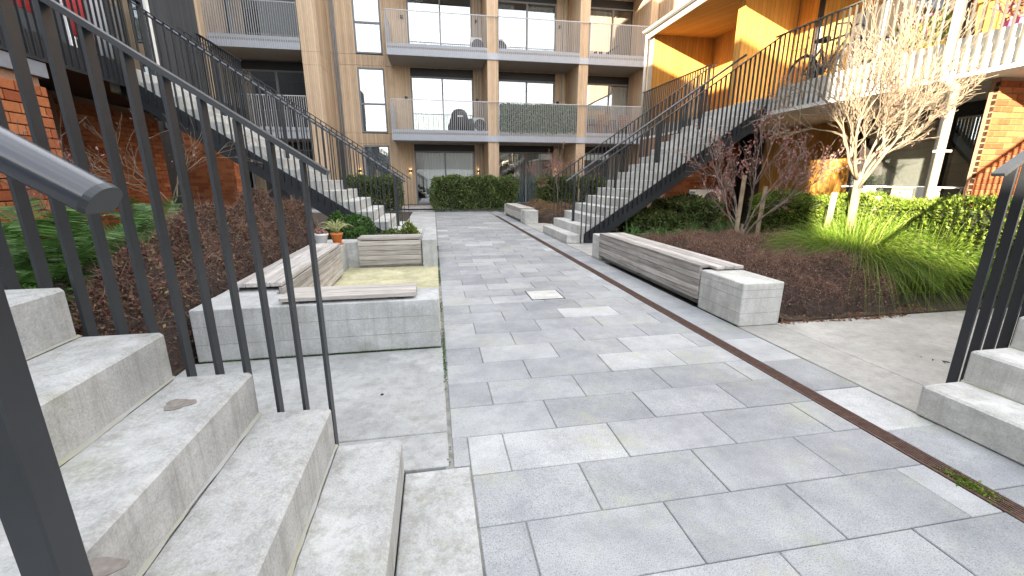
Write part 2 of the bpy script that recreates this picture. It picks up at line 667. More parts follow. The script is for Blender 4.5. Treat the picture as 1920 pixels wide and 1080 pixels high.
DX0, DX1 = 2.045, 2.145
y = 1.24 - PR * 4
row = 0
while y < 16.95:
    y1 = min(y + PR, 17.0)
    left = .104 if y < 1.5 else .03
    ya = y
    if y < 1.58 < y1:
        paver(.03, .104, 1.582, y1)
        left = .104
    # half bond: joints every .54 with alternating offset
    off = .28 if row % 2 else .01
    off += random.uniform(-.02, .02)
    xs = [left] + [off + .54 * k for k in range(6) if left + .06 < off + .54 * k < DX0 - .07] + [DX0]
    for a, b in zip(xs[:-1], xs[1:]):
        if y < 4.45 and y1 > 4.44 and False:
            continue
        paver(a, b, y, y1)
    y = y1
    row += 1
# one row of pavers right of the drain
y = -.6
while y < 16.9:
    paver(DX1, 2.47, y, y + .415)
    y += .415

# channel drain: a frame and its slotted grate
dr = struct('drain_channel', MB().box(DX0 + .006, DX1 - .006, -1.4, 14.6, -.0064, -.0058), 'dark_bronze')
mb = MB()
for k in range(6):
    xx = DX0 + .012 + k * .0139
    mb.box(xx, xx + .0075, -1.4, 14.6, -.006, .001)
for k in range(70):
    yy = -1.35 + k * .228
    mb.box(DX0 + .008, DX1 - .008, yy, yy + .012, -.0055, -.0012)
for xx in (DX0 + .003, DX1 - .009):
    mb.box(xx, xx + .006, -1.4, 14.6, -.006, .0022)
mb.build('drain_grate', 'drain_metal', dr)
# moss tuft in the grate
mb = MB()
P = np.stack([RNG.normal(2.09, .022, 260), RNG.normal(1.10, .05, 260), np.full(260, .0015)], 1)
mb.leaves(P, np.stack([RNG.normal(0, .6, 260), RNG.normal(0, .6, 260), RNG.uniform(.2, 1, 260)], 1), .012, .7)
tag(mb.build('moss', 'hedge_bright', kind='stuff'), 'small green weed tuft growing out of the rusty drain grate', 'moss')
# moss along the paving's left joint
mb = MB()
yy = RNG.uniform(1.6, 8, 2600)
yy = yy[(np.sin(yy * 5.1) + np.sin(yy * 2.3 + 1) + RNG.normal(0, .5, 2600)) > .2]
P = np.stack([RNG.normal(.020, .006, len(yy)), yy, np.full(len(yy), -.002)], 1)
mb.leaves(P, np.stack([RNG.normal(0, .5, len(yy)), RNG.normal(0, .5, len(yy)), RNG.uniform(.4, 1, len(yy))], 1), .010, .8)
yy = RNG.uniform(-1.6, -.02, 900)
P = np.stack([yy, RNG.normal(2.953, .004, 900), np.full(900, .002)], 1)
mb.leaves(P, np.stack([RNG.normal(0, .5, 900), RNG.normal(-.2, .3, 900), RNG.uniform(.4, 1, 900)], 1), .010, .8)
tag(mb.build('joint_moss', 'fern_leaf', kind='stuff'), 'thin green moss in the joint along the paving edge', 'moss')

# access cover set in the paving
t_ = thing('access_cover', (1.12, 4.25, 0), 'square pale stone access cover set flush in the grey paving', 'cover')
MB().cbox(.955, 1.295, 4.075, 4.415, -.02, .0045, .003).build('cover_plate', 'concrete_pale', t_)
MB().box(.945, .953, 4.065, 4.425, -.02, .0035).box(1.297, 1.305, 4.065, 4.425, -.02, .0035).box(.953, 1.297, 4.065, 4.073, -.02, .0035).box(.953, 1.297, 4.417, 4.425, -.02, .0035).build('cover_rim', 'dark_bronze', t_)

# cast concrete slabs beside the paving
pad = struct('pavement_left', MB().box(-1.66, .012, 1.60, 2.955, -.05, -.02), 'joint')
for x0, x1, y0, y1 in ((-1.66, .012, 1.862, 2.95), (-1.66, .012, 1.60, 1.856)):
    MB().cbox(x0, x1, y0, y1, -.03, .0, .004).build('slab', 'concrete_floor', pad)
pad = struct('pavement_right', MB().box(2.485, 7.4, -1.5, 2.99, -.05, -.02), 'joint')
for x0, x1, y0, y1 in ((2.485, 2.85, -1.4, 2.99), (2.856, 6.4, -1.4, 2.99), (6.406, 10.4, -1.4, 2.99)):
    MB().cbox(x0, x1, y0, y1, -.03, .0, .004).build('slab', 'concrete_warm', pad)
pad = struct('pavement_back_left', MB().box(-.85, .0, 8.05, 17.0, -.05, -.02), 'joint')
for y0 in (8.06, 10.3, 12.5, 14.8):
    MB().cbox(-.85, .0, y0, y0 + 2.19, -.03, .0, .004).build('slab', 'concrete', pad)
pad = struct('pavement_back_right', MB().box(2.485, 3.3, 5.9, 17.0, -.05, -.02), 'joint')
for y0 in (5.92, 7.7, 9.8):
    MB().cbox(2.485, 3.3, y0, y0 + 1.77 + .3 * (y0 > 6), -.03, .0, .004).build('slab', 'concrete_warm', pad)
# raised terrace in front of the main building
ter = struct('terrace', MB().box(-9, 9.2, 17.02, 19.68, -.05, .06), 'concrete')
MB().box(-1.35, -.02, 17.25, 19.60, .06, .115).build('deck_bearer', 'soil', ter)
for k in range(16):
    MB().cbox(-1.35, -.02, 17.05 + k * .145, 17.188 + k * .145, .115, .14, .004).build('plank', 'timber_x', ter)
# planting beds
struct('bed_left', MB().box(-6.1, -1.665, 1.75, 17.0, -.05, .012), 'soil')
struct('bed_back_left', MB().box(-1.66, -.86, 6.62, 17.0, -.05, .010), 'soil')
struct('bed_right', MB().box(2.99, 8.4, 3.0, 7.7, -.05, .012), 'soil')
struct('bed_back_right', MB().box(3.31, 8.4, 7.71, 17.0, -.05, .011), 'soil')

# fallen leaves
def litter(name, label, boxes, n, size, mat='dead_leaf'):
    mb = MB()
    for (x0, x1, y0, y1, z) in boxes:
        P = np.stack([RNG.uniform(x0, x1, n), RNG.uniform(y0, y1, n), np.full(n, z)], 1)
        D = RNG.normal(size=(n, 3)) * (1, 1, .15) + (0, 0, .12)
        mb.leaves(P, D, size, .6, .25)
    tag(mb.build(name, mat, kind='stuff'), label, 'leaves')


litter('leaf_litter', 'dry brown leaf litter along the edge of the right planting bed', [(2.9, 4.6, 3.0, 3.2, .016), (2.9, 4.2, 2.93, 3.0, .003)], 240, .028)
litter('fallen_leaves', 'few dark wet leaves lying on the pale concrete beside the right steps', [(3.3, 3.5, 2.05, 2.2, .003), (2.95, 3.0, 1.72, 1.8, .003), (3.15, 3.35, 1.75, 1.9, .003)], 5, .04, 'black_cover')
litter('fallen_leaf', 'single dark leaf on the concrete slab before the planter', [(-.36, -.35, 2.28, 2.29, .003)], 1, .035, 'black_cover')

# ------------------------------------------------------------------ staircases
TR, RI, NST = .257, .1722, 16
PITCH = RI / TR


def stair(x0, sg, yn, yf, label, near_bal=True, far_bal=True, open_top=False, plinth=None, step_mat='concrete_step', rail_lab=None):
    """x0: face of the first riser, sg: +1 climbs to +X, -1 to -X; yn..yf the flight's width"""
    X = lambda u: x0 + sg * u
    root = thing('staircase', (x0, (yn + yf) / 2, 0), label, 'staircase')

    def bx(mb, u0, u1, y0, y1, z0, z1, b=0):
        a, c = sorted((X(u0), X(u1)))
        return mb.cbox(a, c, y0, y1, z0, z1, b) if b else mb.box(a, c, y0, y1, z0, z1)
    for k in range(1, NST + 1):
        zt = k * RI
        zb = 0.002 if k <= 2 else zt - RI - .15
        mb = MB()
        bx(mb, (k - 1) * TR, k * TR - .0015 + (.138 if k == NST else 0), yn, yf, zb, zt, .011)
        sp_ = mb.build('step', step_mat, root)
        if k > 1:
            m2 = MB()
            a_, b_ = X((k - 1) * TR), X((k - 1) * TR - .012)
            ny = 40
            yy_ = np.linspace(yn + .004, yf - .004, ny)
            wv_ = .0025 + .003 * np.abs(np.sin(yy_ * 3.1 + k)) + RNG.uniform(0, .0035, ny)
            V = np.concatenate([np.stack([np.full(ny, a_), yy_, np.full(ny, (k - 1) * RI + .0025) + wv_ * .7], 1), np.stack([a_ - sg * wv_ * 1.6, yy_, np.full(ny, (k - 1) * RI + .0012)], 1)])
            m2.add(V, [[i, i + 1, ny + i + 1, ny + i] for i in range(ny - 1)]).build('mortar_fillet', 'fillet', sp_)
    nos = lambda u: RI + PITCH * u          # nosing line
    uend = (NST - 1) * TR
    for side, yy in ((-1, yn), (1, yf)):
        if (side < 0 and not near_bal) or (side > 0 and not far_bal):
            continue
        y0, y1 = (yy - .014, yy - .002) if side < 0 else (yy + .002, yy + .014)
        top = lambda u: nos(u) - .215
        bot = lambda u: nos(u) - .545
        u0 = .34
        ub = (.545 - RI) / PITCH
        pts = [(u0, top(u0)), (u0, .004), (ub, .004), (uend + .25, bot(uend + .25)), (uend + .25, top(uend + .25))]
        MB().prism([(X(u), z) for u, z in pts], 'y', y0, y1).build('stringer', 'steel', root)
        # lower flange of the stringer
        MB().beam((X(ub), (y0 + y1) / 2 - side * .045, .01), (X(uend + .2), (y0 + y1) / 2 - side * .045, bot(uend + .2) + .004), .075, .012).build('flange', 'steel', root)
        # balustrade: flat top rail and flat-bar balusters standing outside the plate
        yc = yy + side * .044
        ru0, ru1 = .19, uend + .27
        rz = lambda u: nos(u) + .925
        rail = MB().beam((X(ru0), yc, rz(ru0)), (X(ru1), yc, rz(ru1)), .052, .017).build('top_rail', 'steel', root)
        me = None
        u = .268
        while u < ru1 - .02:
            z0_ = max(top(u) - .16, .01) if u > u0 else max(nos(u) - .39, .006)
            z1_ = rz(u) - .010
            if me is None:
                b = MB()
                b.box(-.0055, .0055, -.021, .021, 0, 1)
                me = b.mesh('baluster')
                me.materials.append(M['steel'])
            inst('baluster', me, root, (X(u), yc, z0_), (0, 0, 0), (1, 1, z1_ - z0_))
            u += .0945
    # middle handrail: capped tube on square posts
    ym = (yn + yf) / 2
    hz = lambda u: nos(u) + .84
    p0, p1 = np.array((X(.248), ym, hz(.248))), np.array((X(uend + .25), ym, hz(uend + .25)))
    mb = MB()
    d = (p1 - p0) / np.linalg.norm(p1 - p0)
    s = np.array((0, 1.0, 0))
    w = np.cross(d, s) * -sg * -1
    w = w if w[2] > 0 else -w
    # D-shaped section: rounded crown, flat underside
    sec = [(-.029, -.012)] + [(-.029 * cos(a), .029 * .72 * sin(a) - .0) for a in np.linspace(0, pi, 13)] + [(.029, -.012), (.023, -.02), (-.023, -.02)]
    V = [p0 + s * a + w * b for a, b in sec] + [p1 + s * a + w * b for a, b in sec]
    n = len(sec)
    mb.add(V, [[i, (i + 1) % n, n + (i + 1) % n, n + i] for i in range(n)], [list(range(n))[::-1]], [list(range(n, 2 * n))])
    hr = mb.build('handrail', 'rail_gloss', root, True)
    me_ = hr.modifiers.new('split', 'EDGE_SPLIT')
    me_.split_angle = radians(40)
    mb = MB()
    V = [p0 - d * .007 + s * a * .96 + w * b * .96 for a, b in sec] + [p0 + d * .0015 + s * a * 1.02 + w * b * 1.02 for a, b in sec]
    mb.add(V, [[i, (i + 1) % n, n + (i + 1) % n, n + i] for i in range(n)], [list(range(n))[::-1]], [list(range(n, 2 * n))])
    mb.build('end_cap', 'steel', hr)
    u = .425
    while u < uend:
        zt = (math.floor(u / TR) + 1) * RI
        MB().cbox(X(u) - .024, X(u) + .024, ym - .026, ym + .026, zt, hz(u) - .016, .003).build('post', 'steel', root)
        MB().cbox(X(u) - .045, X(u) + .045, ym - .045, ym + .045, zt, zt + .006, .002).build('base_plate', 'steel', root)
        u += .92
    return root


near_left = stair(-.175, -1, -.30, 1.575, 'concrete staircase with a flush foot slab and round mortar patches beside the paving', near_bal=False)
MB().cbox(-.172, .098, -.4, 1.573, -.05, .0035, .004).build('foot_slab', 'concrete_step', near_left)
for (cx, cy, r_, k) in ((-.82, 1.355, .042, 3), (-.63, .73, .04, 3)):
    mb = MB()
    a = np.arange(18) * 2 * pi / 18
    rr = r_ * (1 + .18 * np.sin(3 * a + 1) + RNG.uniform(-.08, .08, 18))
    V = np.stack([cx + rr * np.cos(a), cy + rr * np.sin(a) * .8, np.full(18, k * RI + .0006)], 1)
    V2 = V.copy()
    V2[:, 2] += .0022
    n = 18
    mb.add(np.concatenate([V, V2]), [[i, (i + 1) % n, n + (i + 1) % n, n + i] for i in range(n)], [list(range(n, 2 * n))])
    mb.build('mortar_patch', 'patch_mortar', near_left)
near_right = stair(2.45, 1, -.30, 1.578, 'clean pale concrete staircase at the edge of the wide bare concrete slab', near_bal=False, step_mat='concrete_pale')
far_left = stair(-.285, -1, 7.5, 9.4, 'concrete staircase with steel balustrades rising behind the potted plants', step_mat='concrete_pale')
far_right = stair(2.5, 1, 7.83, 9.7, 'concrete staircase with steel balustrades rising between the two timber benches', step_mat='concrete_pale')

# ------------------------------------------------------------------ concrete planter with timber seats (left)
pl = thing('seating_planter', (-.8, 4.5, 0), 'board-marked concrete planter seat around a mossy floor beside the paving', 'planter')
MB().cbox(-1.62, .0, 2.958, 3.30, .003, .373, .006).build('front_block', 'concrete', pl)
for z in (.125, .25):       # board-marking joints cast in the front
    MB().box(-1.618, -.002, 2.9568, 2.9582, z, z + .0022).build('formwork_line', 'joint', pl)
MB().cbox(-1.62, -1.22, 3.302, 6.05, .003, .371, .006).build('side_block', 'concrete', pl)
MB().cbox(-1.62, -.20, 6.052, 6.40, .003, .372, .006).build('back_block', 'concrete', pl)
for y0, y1, zt in ((5.955, 6.40, .40), (6.41, 7.98, .375)):
    MB().cbox(-.198, .008, y0, y1, .003, zt, .006).build('end_block', 'concrete', pl)
MB().box(-1.218, .004, 3.302, 6.05, -.03, .018).build('mossy_floor', 'mossy_floor', pl)
# left seat: top planks and face planks along Y
for k in range(4):
    x0 = -1.535 + k * .0865
    MB().cbox(x0, x0 + .082, 3.42, 5.55, .404, .438, .004).build('plank', 'timber_y', pl)
for k in range(5):
    z0 = .045 + k * .071
    MB().cbox(-1.218, -1.186, 3.42, 5.55, z0, z0 + .066, .004).build('plank', 'timber_y', pl)
for yy in (3.5, 4.5, 5.4):
    MB().box(-1.53, -1.225, yy, yy + .05, .371, .404).build('seat_bearer', 'dark_bronze', pl)
# back seat
for k in range(5):
    z0 = .055 + k * .068
    MB().cbox(-1.06, -.215, 5.985, 6.015, z0, z0 + .0635, .004).build('plank', 'timber_x', pl)
MB().box(-1.05, -.22, 6.015, 6.05, .06, .37).build('seat_bearer', 'dark_bronze', pl)
for k in range(3):
    MB().cbox(-1.06, -.215, 5.985 + k * .112, 6.093 + k * .112, .402, .436, .005).build('plank', 'timber_x', pl)
MB().box(-1.03, -.25, 6.06, 6.30, .372, .402).build('seat_bearer', 'dark_bronze', pl)
# low front seat
for k in range(4):
    y0 = 2.985 + k * .0775
    MB().cbox(-1.075, -.165, y0, y0 + .0735, .392, .420, .004).build('plank', 'timber_x', pl)
for xx in (-.95, -.3):
    MB().box(xx, xx + .05, 3.0, 3.28, .373, .392).build('seat_bearer', 'dark_bronze', pl)


# ------------------------------------------------------------------ benches right of the drain
def bench(y0, y1, label, nm_blocks=.42, far=.28):
    x0, x1, zt = 2.475, 2.86, .375
    b = thing('bench', ((x0 + x1) / 2, (y0 + y1) / 2, 0), label, 'bench')
    near = MB().cbox(x0, x1, y0, y0 + .58, .002, zt, .008).build('concrete_block', 'concrete_pale', b)
    for z in (.115, .245, .315):
        MB().box(x0 - .0013, x0 + .001, y0 + .002, y0 + .578, z, z + .002).build('formwork_line', 'joint', near)
        MB().box(x0 + .002, x1 - .002, y0 - .0013, y0 + .001, z, z + .002).build('formwork_line', 'joint', near)
    MB().cbox(x0 + .07, x1 - .01, y0 + .582, y1 - far - .002, .002, .345, .006).build('core_wall', 'concrete', b)
    MB().cbox(x0, x1, y1 - far, y1, .002, zt, .008).build('concrete_block', 'concrete_pale', b)
    a0, a1 = y0 + .60, y1 - far - .01
    for k in range(5):
        z0 = .075 + k * .0655
        MB().cbox(x0 - .004, x0 + .026, a0, a1, z0, z0 + .061, .004).build('plank', 'timber_y', b)
    for k in range(4):
        xx = x0 - .004 + k * .099
        MB().cbox(xx, xx + .095, a0 - (.1 if k else .0), a1, .3855, .415, .004).build('plank', 'timber_y', b)
    n = max(2, int((a1 - a0) / .8))
    for k in range(n):
        yy = a0 + .05 + k * (a1 - a0 - .15) / (n - 1)
        MB().box(x0 + .026, x0 + .07, yy, yy + .05, .05, .345).build('seat_bearer', 'dark_bronze', b)
        MB().box(x0 + .03, x1 - .01, yy, yy + .05, .345, .3855).build('seat_bearer', 'dark_bronze', b)
    return b


bench(2.955, 6.40, 'long weathered timber bench between concrete blocks beside the brown ground cover')
bench(11.65, 15.2, 'short-looking distant timber bench with one concrete end block beyond the staircase')


# ------------------------------------------------------------------ brick walls
def brick_face(parent, axis, at, a0, a1, z0, z1, bl=.23, bh=.076, j=.011, depth=.05, out=-1, stuff=False):
    """bricks in running bond; axis 'y': wall faces along Y at y=at and runs a0..a1 in X; axis 'x': the other"""
    mb = MB()
    n, z, row = 0, z0, 0
    halves = {}

    def get(L):
        L = round(L, 3)
        if L not in halves:
            m = MB()
            if axis == 'y':
                m.cbox(0, L, 0, depth, 0, bh, .004)
            else:
                m.cbox(0, depth, 0, L, 0, bh, .004)
            me = m.mesh('brick')
            me.materials.append(M['brick'])
            halves[L] = me
        return halves[L]
    while z + bh <= z1 + .001:
        a = a0
        first = True
        while a < a1 - .03:
            L = bl
            if first and row % 2:
                L = (bl - j) / 2
            L = min(L, a1 - a)
            first = False
            jit = random.uniform(-.002, .002)
            if axis == 'y':
                p = (a, at + jit - (depth if out > 0 else 0), z)
            else:
                p = (at + jit - (depth if out > 0 else 0), a, z)
            if stuff:
                if axis == 'y':
                    mb.box(p[0], p[0] + L, p[1], p[1] + depth, z, z + bh)
                else:
                    mb.box(p[0], p[0] + depth, p[1], p[1] + L, z, z + bh)
            else:
                inst('brick', get(L), parent, p)
            n += 1
            a += L + j
        z += bh + j
        row += 1
    if stuff:
        mb.build('brickwork', 'brick_mass', parent, kind='stuff')
    return n


# ------------------------------------------------------------------ windows and doors
def glazed(parent, name, x0, x1, z0, z1, y, mull=(), trans=(), fw=.055, curtain=None, sliding=False):
    """a glazed opening facing -Y at depth y; curtain: list of (u0,u1) or None"""
    mb = MB()
    mb.box(x0, x0 + fw, y - .05, y + .05, z0, z1).box(x1 - fw, x1, y - .05, y + .05, z0, z1)
    mb.box(x0 + fw, x1 - fw, y - .05, y + .05, z1 - fw, z1).box(x0 + fw, x1 - fw, y - .05, y + .05, z0, z0 + fw)
    for m in mull:
        mb.box(m - .03, m + .03, y - .045, y + .045, z0 + fw, z1 - fw)
    for tz in trans:
        mb.box(x0 + fw, x1 - fw, y - .042, y + .042, tz - .035, tz + .035)
    fr = mb.build(name, 'lead_trim', parent)
    xs = [x0 + fw] + [m for m in mull] + [x1 - fw]
    zs = [z0 + fw] + [tz for tz in trans] + [z1 - fw]
    for i in range(len(xs) - 1):
        for k in range(len(zs) - 1):
            a = xs[i] + (.03 if i else 0)
            b = xs[i + 1] - (.03 if i < len(xs) - 2 else 0)
            c = zs[k] + (.035 if k else 0)
            d = zs[k + 1] - (.035 if k < len(zs) - 2 else 0)
            yy = y + (.018 if (sliding and i % 2) else -.004)
            MB().add([(a, yy, c), (b, yy, c), (b, yy, d), (a, yy, d)], [[0, 1, 2, 3]]).build('pane', 'glass', fr)
    if curtain:
        for (u0, u1) in curtain:
            ca, cb = x0 + (x1 - x0) * u0, x0 + (x1 - x0) * u1
            n = max(8, int((cb - ca) / .018))
            xx = np.linspace(ca, cb, n)
            yy = y + .2 + .03 * np.sin(xx * 46 + 2 * np.sin(xx * 5)) + .012 * np.sin(xx * 19)
            V = np.concatenate([np.stack([xx, yy, np.full(n, z0 + .03)], 1), np.stack([xx, yy * .3 + (y + .2) * .7, np.full(n, z1 - .06)], 1)])
            q = [[i, i + 1, n + i + 1, n + i] for i in range(n - 1)]
            MB().add(V, q).build('curtain', 'curtain', fr, True)
    return fr


def rails(x0, x1, z0, z1, y, pitch=.068, t_=.008, axis=0):
    """fine vertical bars as one mesh"""
    mb = MB()
    n = int((x1 - x0) / pitch)
    for k in range(n + 1):
        a = x0 + (x1 - x0) * k / n
        if axis == 0:
            mb.box(a - t_ / 2, a + t_ / 2, y - .02, y + .006, z0, z1)
        else:
            mb.box(y - .02, y + .006, a - t_ / 2, a + t_ / 2, z0, z1)
    return mb


# ------------------------------------------------------------------ main building at the end of the court
YF, YW, YB = 17.9, 19.7, 23.5
bld = thing('apartment_building', (2, 19.7, 0), 'tan timber-clad apartment building with grey balconies closing the end of the court', 'building')
FL = [.14, 3.13, 6.16, 9.19, 12.2]        # floor levels
SB = [None, 2.72, 5.75, 8.78, 11.8]       # slab undersides
XL, XR = -9.5, 9.3
for k in (1, 2, 3, 4):
    MB().box(XL, XR, YW + .12, YB, SB[k], FL[k] - .02).build('floor_slab', 'soffit_grey', bld)
MB().box(XL, XR, YW + .12, YB, -.05, .135).build('floor_slab', 'timber_furn', bld)
MB().box(XL, XR, YB, YB + .3, 0, 12.6).build('back_wall', 'unlit_dark', bld)
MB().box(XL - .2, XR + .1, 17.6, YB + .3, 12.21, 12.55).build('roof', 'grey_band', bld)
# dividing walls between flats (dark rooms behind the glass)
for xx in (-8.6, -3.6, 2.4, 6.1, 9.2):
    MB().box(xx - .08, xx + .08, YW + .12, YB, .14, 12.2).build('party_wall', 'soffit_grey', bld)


def wall_panel(x0, x1, z0, z1, mat='clad_tan', y=YW):
    if x1 - x0 < .01 or z1 - z0 < .01:
        return
    MB().cbox(x0 + .003, x1 - .003, y - .03, y + .12, z0 + .004, z1 - .004, .003).build('wall_panel', mat, bld)


MB().box(-4.0, XR, YW + .04, YW + .12, .0, .02).build('sill_plate', 'dark_bronze', bld)
WIN = (-2.88, -1.82)
SL = [(-.77, 1.86), (2.92, 5.50), (6.93, 9.19)]
zlev = [(.14, 2.72), (2.72, 3.13), (3.13, 5.75), (5.75, 6.16), (6.16, 8.78), (8.78, 9.19), (9.19, 11.8)]
for i, (za, zb) in enumerate(zlev):
    if i % 2:      # band between storeys
        for a, b in ((-3.87, WIN[0]), (WIN[0], WIN[1]), (WIN[1], SL[0][0]), (SL[0][0], 2.27), (2.27, 6.0), (6.0, 9.2)):
            wall_panel(a, b, za, zb)
        continue
    lv = i // 2
    wt = zb - .08
    wb = za + .03
    wall_panel(-3.87, WIN[0], za, zb)
    wall_panel(WIN[1], SL[0][0], za, zb)
    wall_panel(WIN[0], WIN[1], wt, zb)
    glazed(bld, 'window', WIN[0], WIN[1], wb, wt, YW + .0, (), (wb + 1.13,) if lv else (), .06, [(0.03, .97)] if lv == 0 else None)
    for j, (a, b) in enumerate(SL):
        dt = za + 2.30
        cur = {(0, 0): [(.14, .97)], (0, 1): [(.3, .97)], (0, 2): [(.05, .9)], (1, 2): [(.02, .98)], (2, 1): [(.05, .3), (.52, .97)], (2, 2): [(.05, .5)], (2, 0): [(.02, .25)]}.get((lv, j))
        MB().box(a, b, YW - .02, YW + .1, dt + .002, zb - .002).build('door_head', 'dark_bronze', bld)  # dark strip stands in for the shaded recess above the door
        glazed(bld, 'sliding_door', a, b, za, dt, YW, ((a + b) / 2,), (), .06, cur, True)
    for a, b in ((SL[0][1], 2.27), (SL[1][1], 6.0), (2.72, SL[1][0]), (6.42, SL[2][0])):
        wall_panel(a, b, za, zb)

# fins between the balconies, running up the whole front
for (a, b) in ((2.27, 2.70), (6.0, 6.40)):
    for i, (za, zb) in enumerate(((.06, 2.72), (2.724, 5.75), (5.754, 8.78), (8.784, 12.2))):
        MB().cbox(a, b, YF + .03, YW - .031, za, zb, .004).build('fin_wall', 'clad_tan', bld)
for za, zb in ((.06, 5.28), (5.286, 5.72), (5.726, 12.2)):
    MB().cbox(-4.5, -3.875, YF + .02, YW + .1, za, zb, .004).build('fin_wall', 'clad_tan', bld)
MB().cbox(-9.4, -7.55, YF + .02, YW + .1, .06, 12.2, .004).build('fin_wall', 'clad_tan', bld)


def balcony(x0, x1, lv, solid=True):
    zb, zt = SB[lv], FL[lv]
    s_ = MB().cbox(x0, x1, YF, YW - .032, zb + .03, zt - .10, .004).build('balcony_slab', 'soffit_grey', bld)
    MB().box(x0 + .01, x1, YF - .018, YF - .002, zb, zb + .23).build('fascia', 'grey_band', s_)
    MB().box(x0 + .01, x1, YF + .003, YF + .018, zb + .235, zt + .0).build('upstand', 'grey_band', s_)
    MB().box(x0, x1, YF - .05, YF - .012, zt + 1.07, zt + 1.095).build('top_rail', 'rail_pale', s_)
    rails(x0 + .01, x1 - .01, zb + .01, zt + 1.07, YF - .03, .075, .014).build('bars', 'rail_pale', s_, kind='stuff')
    if x0 > -3:
        MB().box(x0 - .02, x0 + .012, YF - .05, YW - .04, zt + 1.07, zt + 1.095).build('top_rail', 'rail_pale', s_)
        rails(YF, YW - .05, zb + .01, zt + 1.07, x0 + .004, .075, .014, 1).build('bars', 'rail_pale', s_, kind='stuff')
        MB().box(x0 - .004, x0 + .008, YF, YW - .04, zb, zt).build('fascia', 'grey_band', s_)
    return s_


for lv in (1, 2, 3):
    balcony(-1.5, 2.268, lv)
    balcony(2.702, 5.998, lv)
    balcony(6.402, 8.95, lv)
    balcony(-7.5, -4.52, lv)
    # continuous strip in front of the fins
    for a, b in ((2.268, 2.702), (5.998, 6.402)):
        MB().box(a, b, YF - .018, YF + .0, SB[lv], SB[lv] + .23).build('fascia', 'grey_band', bld)
        MB().box(a, b, YF - .05, YF - .012, FL[lv] + 1.07, FL[lv] + 1.095).build('top_rail', 'rail_pale', bld)
    MB().box(-1.5, 8.95, YF + .1, YW - .04, FL[lv] - .1, FL[lv] - .03).build('balcony_paving', 'soffit_grey', bld)
# dark recess behind the left balconies
for lv in (0, 1, 2, 3):
    glazed(bld, 'sliding_door', -7.4, -4.6, FL[lv], FL[lv] + 2.3, YW + .02, (-6.0,), (), .06, [(.35, .98)] if lv == 2 else None, True)
    MB().box(-7.5, -4.52, YW - .02, YW + .1, FL[lv] + 2.302, (SB + [12.2])[lv + 1] - .002).build('door_head', 'dark_bronze', bld)  # same painted recess shade over the left doors
# downpipes
for x, y in ((-3.70, YW - .12), (-3.60, YW - .10), (2.05, YW - .10), (2.16, YW - .10), (5.74, YW - .1), (5.84, YW - .1), (9.05, YW - .3)):
    MB().tube([(x, y, .1), (x, y, 12.2)], .032, 10).build('downpipe', 'pipe_paint' if x > 0 else 'lead_trim', bld, True)
# return wall of the building on the right
MB().cbox(9.32, 9.5, 13.4, YB, 5.6, 12.2, .004).build('return_wall', 'clad_tan_side', bld)
MB().cbox(8.97, 9.30, YF + .03, YW - .04, .06, 12.2, .004).build('fin_wall', 'clad_tan', bld)


def wall_light(x, z, lit, label):
    w = thing('wall_light', (x, YW - .03, z), label, 'lamp', 'wall lights on the main building')
    MB().cbox(x - .055, x + .055, YW - .13, YW - .032, z - .055, z + .055, .006).build('lamp_body', 'dark_bronze', w)
    if lit:
        MB().box(x - .03, x + .03, YW - .11, YW - .05, z + .0555, z + .059).build('lens', 'lamp_glow', w)
        MB().box(x - .03, x + .03, YW - .11, YW - .05, z - .059, z - .0555).build('lens', 'lamp_glow', w)


for fi, fz in enumerate(('ground floor', 'first floor', 'second floor')):
    for x, where in ((-.98, 'left of the first glass door'), (2.02, 'right of the first glass door'), (5.62, 'right of the middle glass door'), (9.24, 'right of the last glass door')):
        if x > 9 and fi == 0:
            continue
        wall_light(min(x, 8.9) if x < 9 else 9.22, FL[fi] + (1.45 if fi == 0 else 1.43), fi == 0, 'small dark cube wall light on the %s %s' % (fz, where))
wall_light(-3.1, FL[0] + 1.45, True, 'small lit cube wall light beside the ground floor window')

# ------------------------------------------------------------------ right wing with its access gallery
GX, GZ0, GZ1 = 6.5, 2.43, 2.75
rw = thing('gallery_wing', (9, 6, 0), 'two-storey ochre and brick wing with a sunlit access gallery', 'building')
MB().cbox(GX, 12.5, -3.0, 13.1, GZ0, GZ1, .005).build('gallery_slab', 'cream_slab', rw)
MB().box(GX - .022, GX - .002, -3.0, 7.78, GZ0 + .0, GZ0 + .2).build('fascia', 'white_paint', rw)
MB().box(GX - .022, GX - .002, 9.75, 13.1, GZ0 + .0, GZ0 + .2).build('fascia', 'white_paint', rw)
MB().box(GX + .05, GX + .065, -3.0, 7.7, GZ1 + .002, GZ1 + .16).build('upstand', 'cream_slab', rw)
me = MB().box(-.016, .016, -.006, .006, 0, 1).mesh('baluster')
me.materials.append(M['steel_gallery'])
for a, b in ((2.2, 7.75), (9.80, 13.05)):
    n = int((b - a) / .105)
    for k in range(n + 1):
        inst('baluster', me, rw, (GX - .05, a + k * .105, GZ0 + .06), (0, 0, 0), (1, 1, 1.30))
    MB().box(GX - .078, GX - .022, a - .02, b + .02, GZ0 + 1.36, GZ0 + 1.376).build('top_rail', 'steel_gallery', rw)
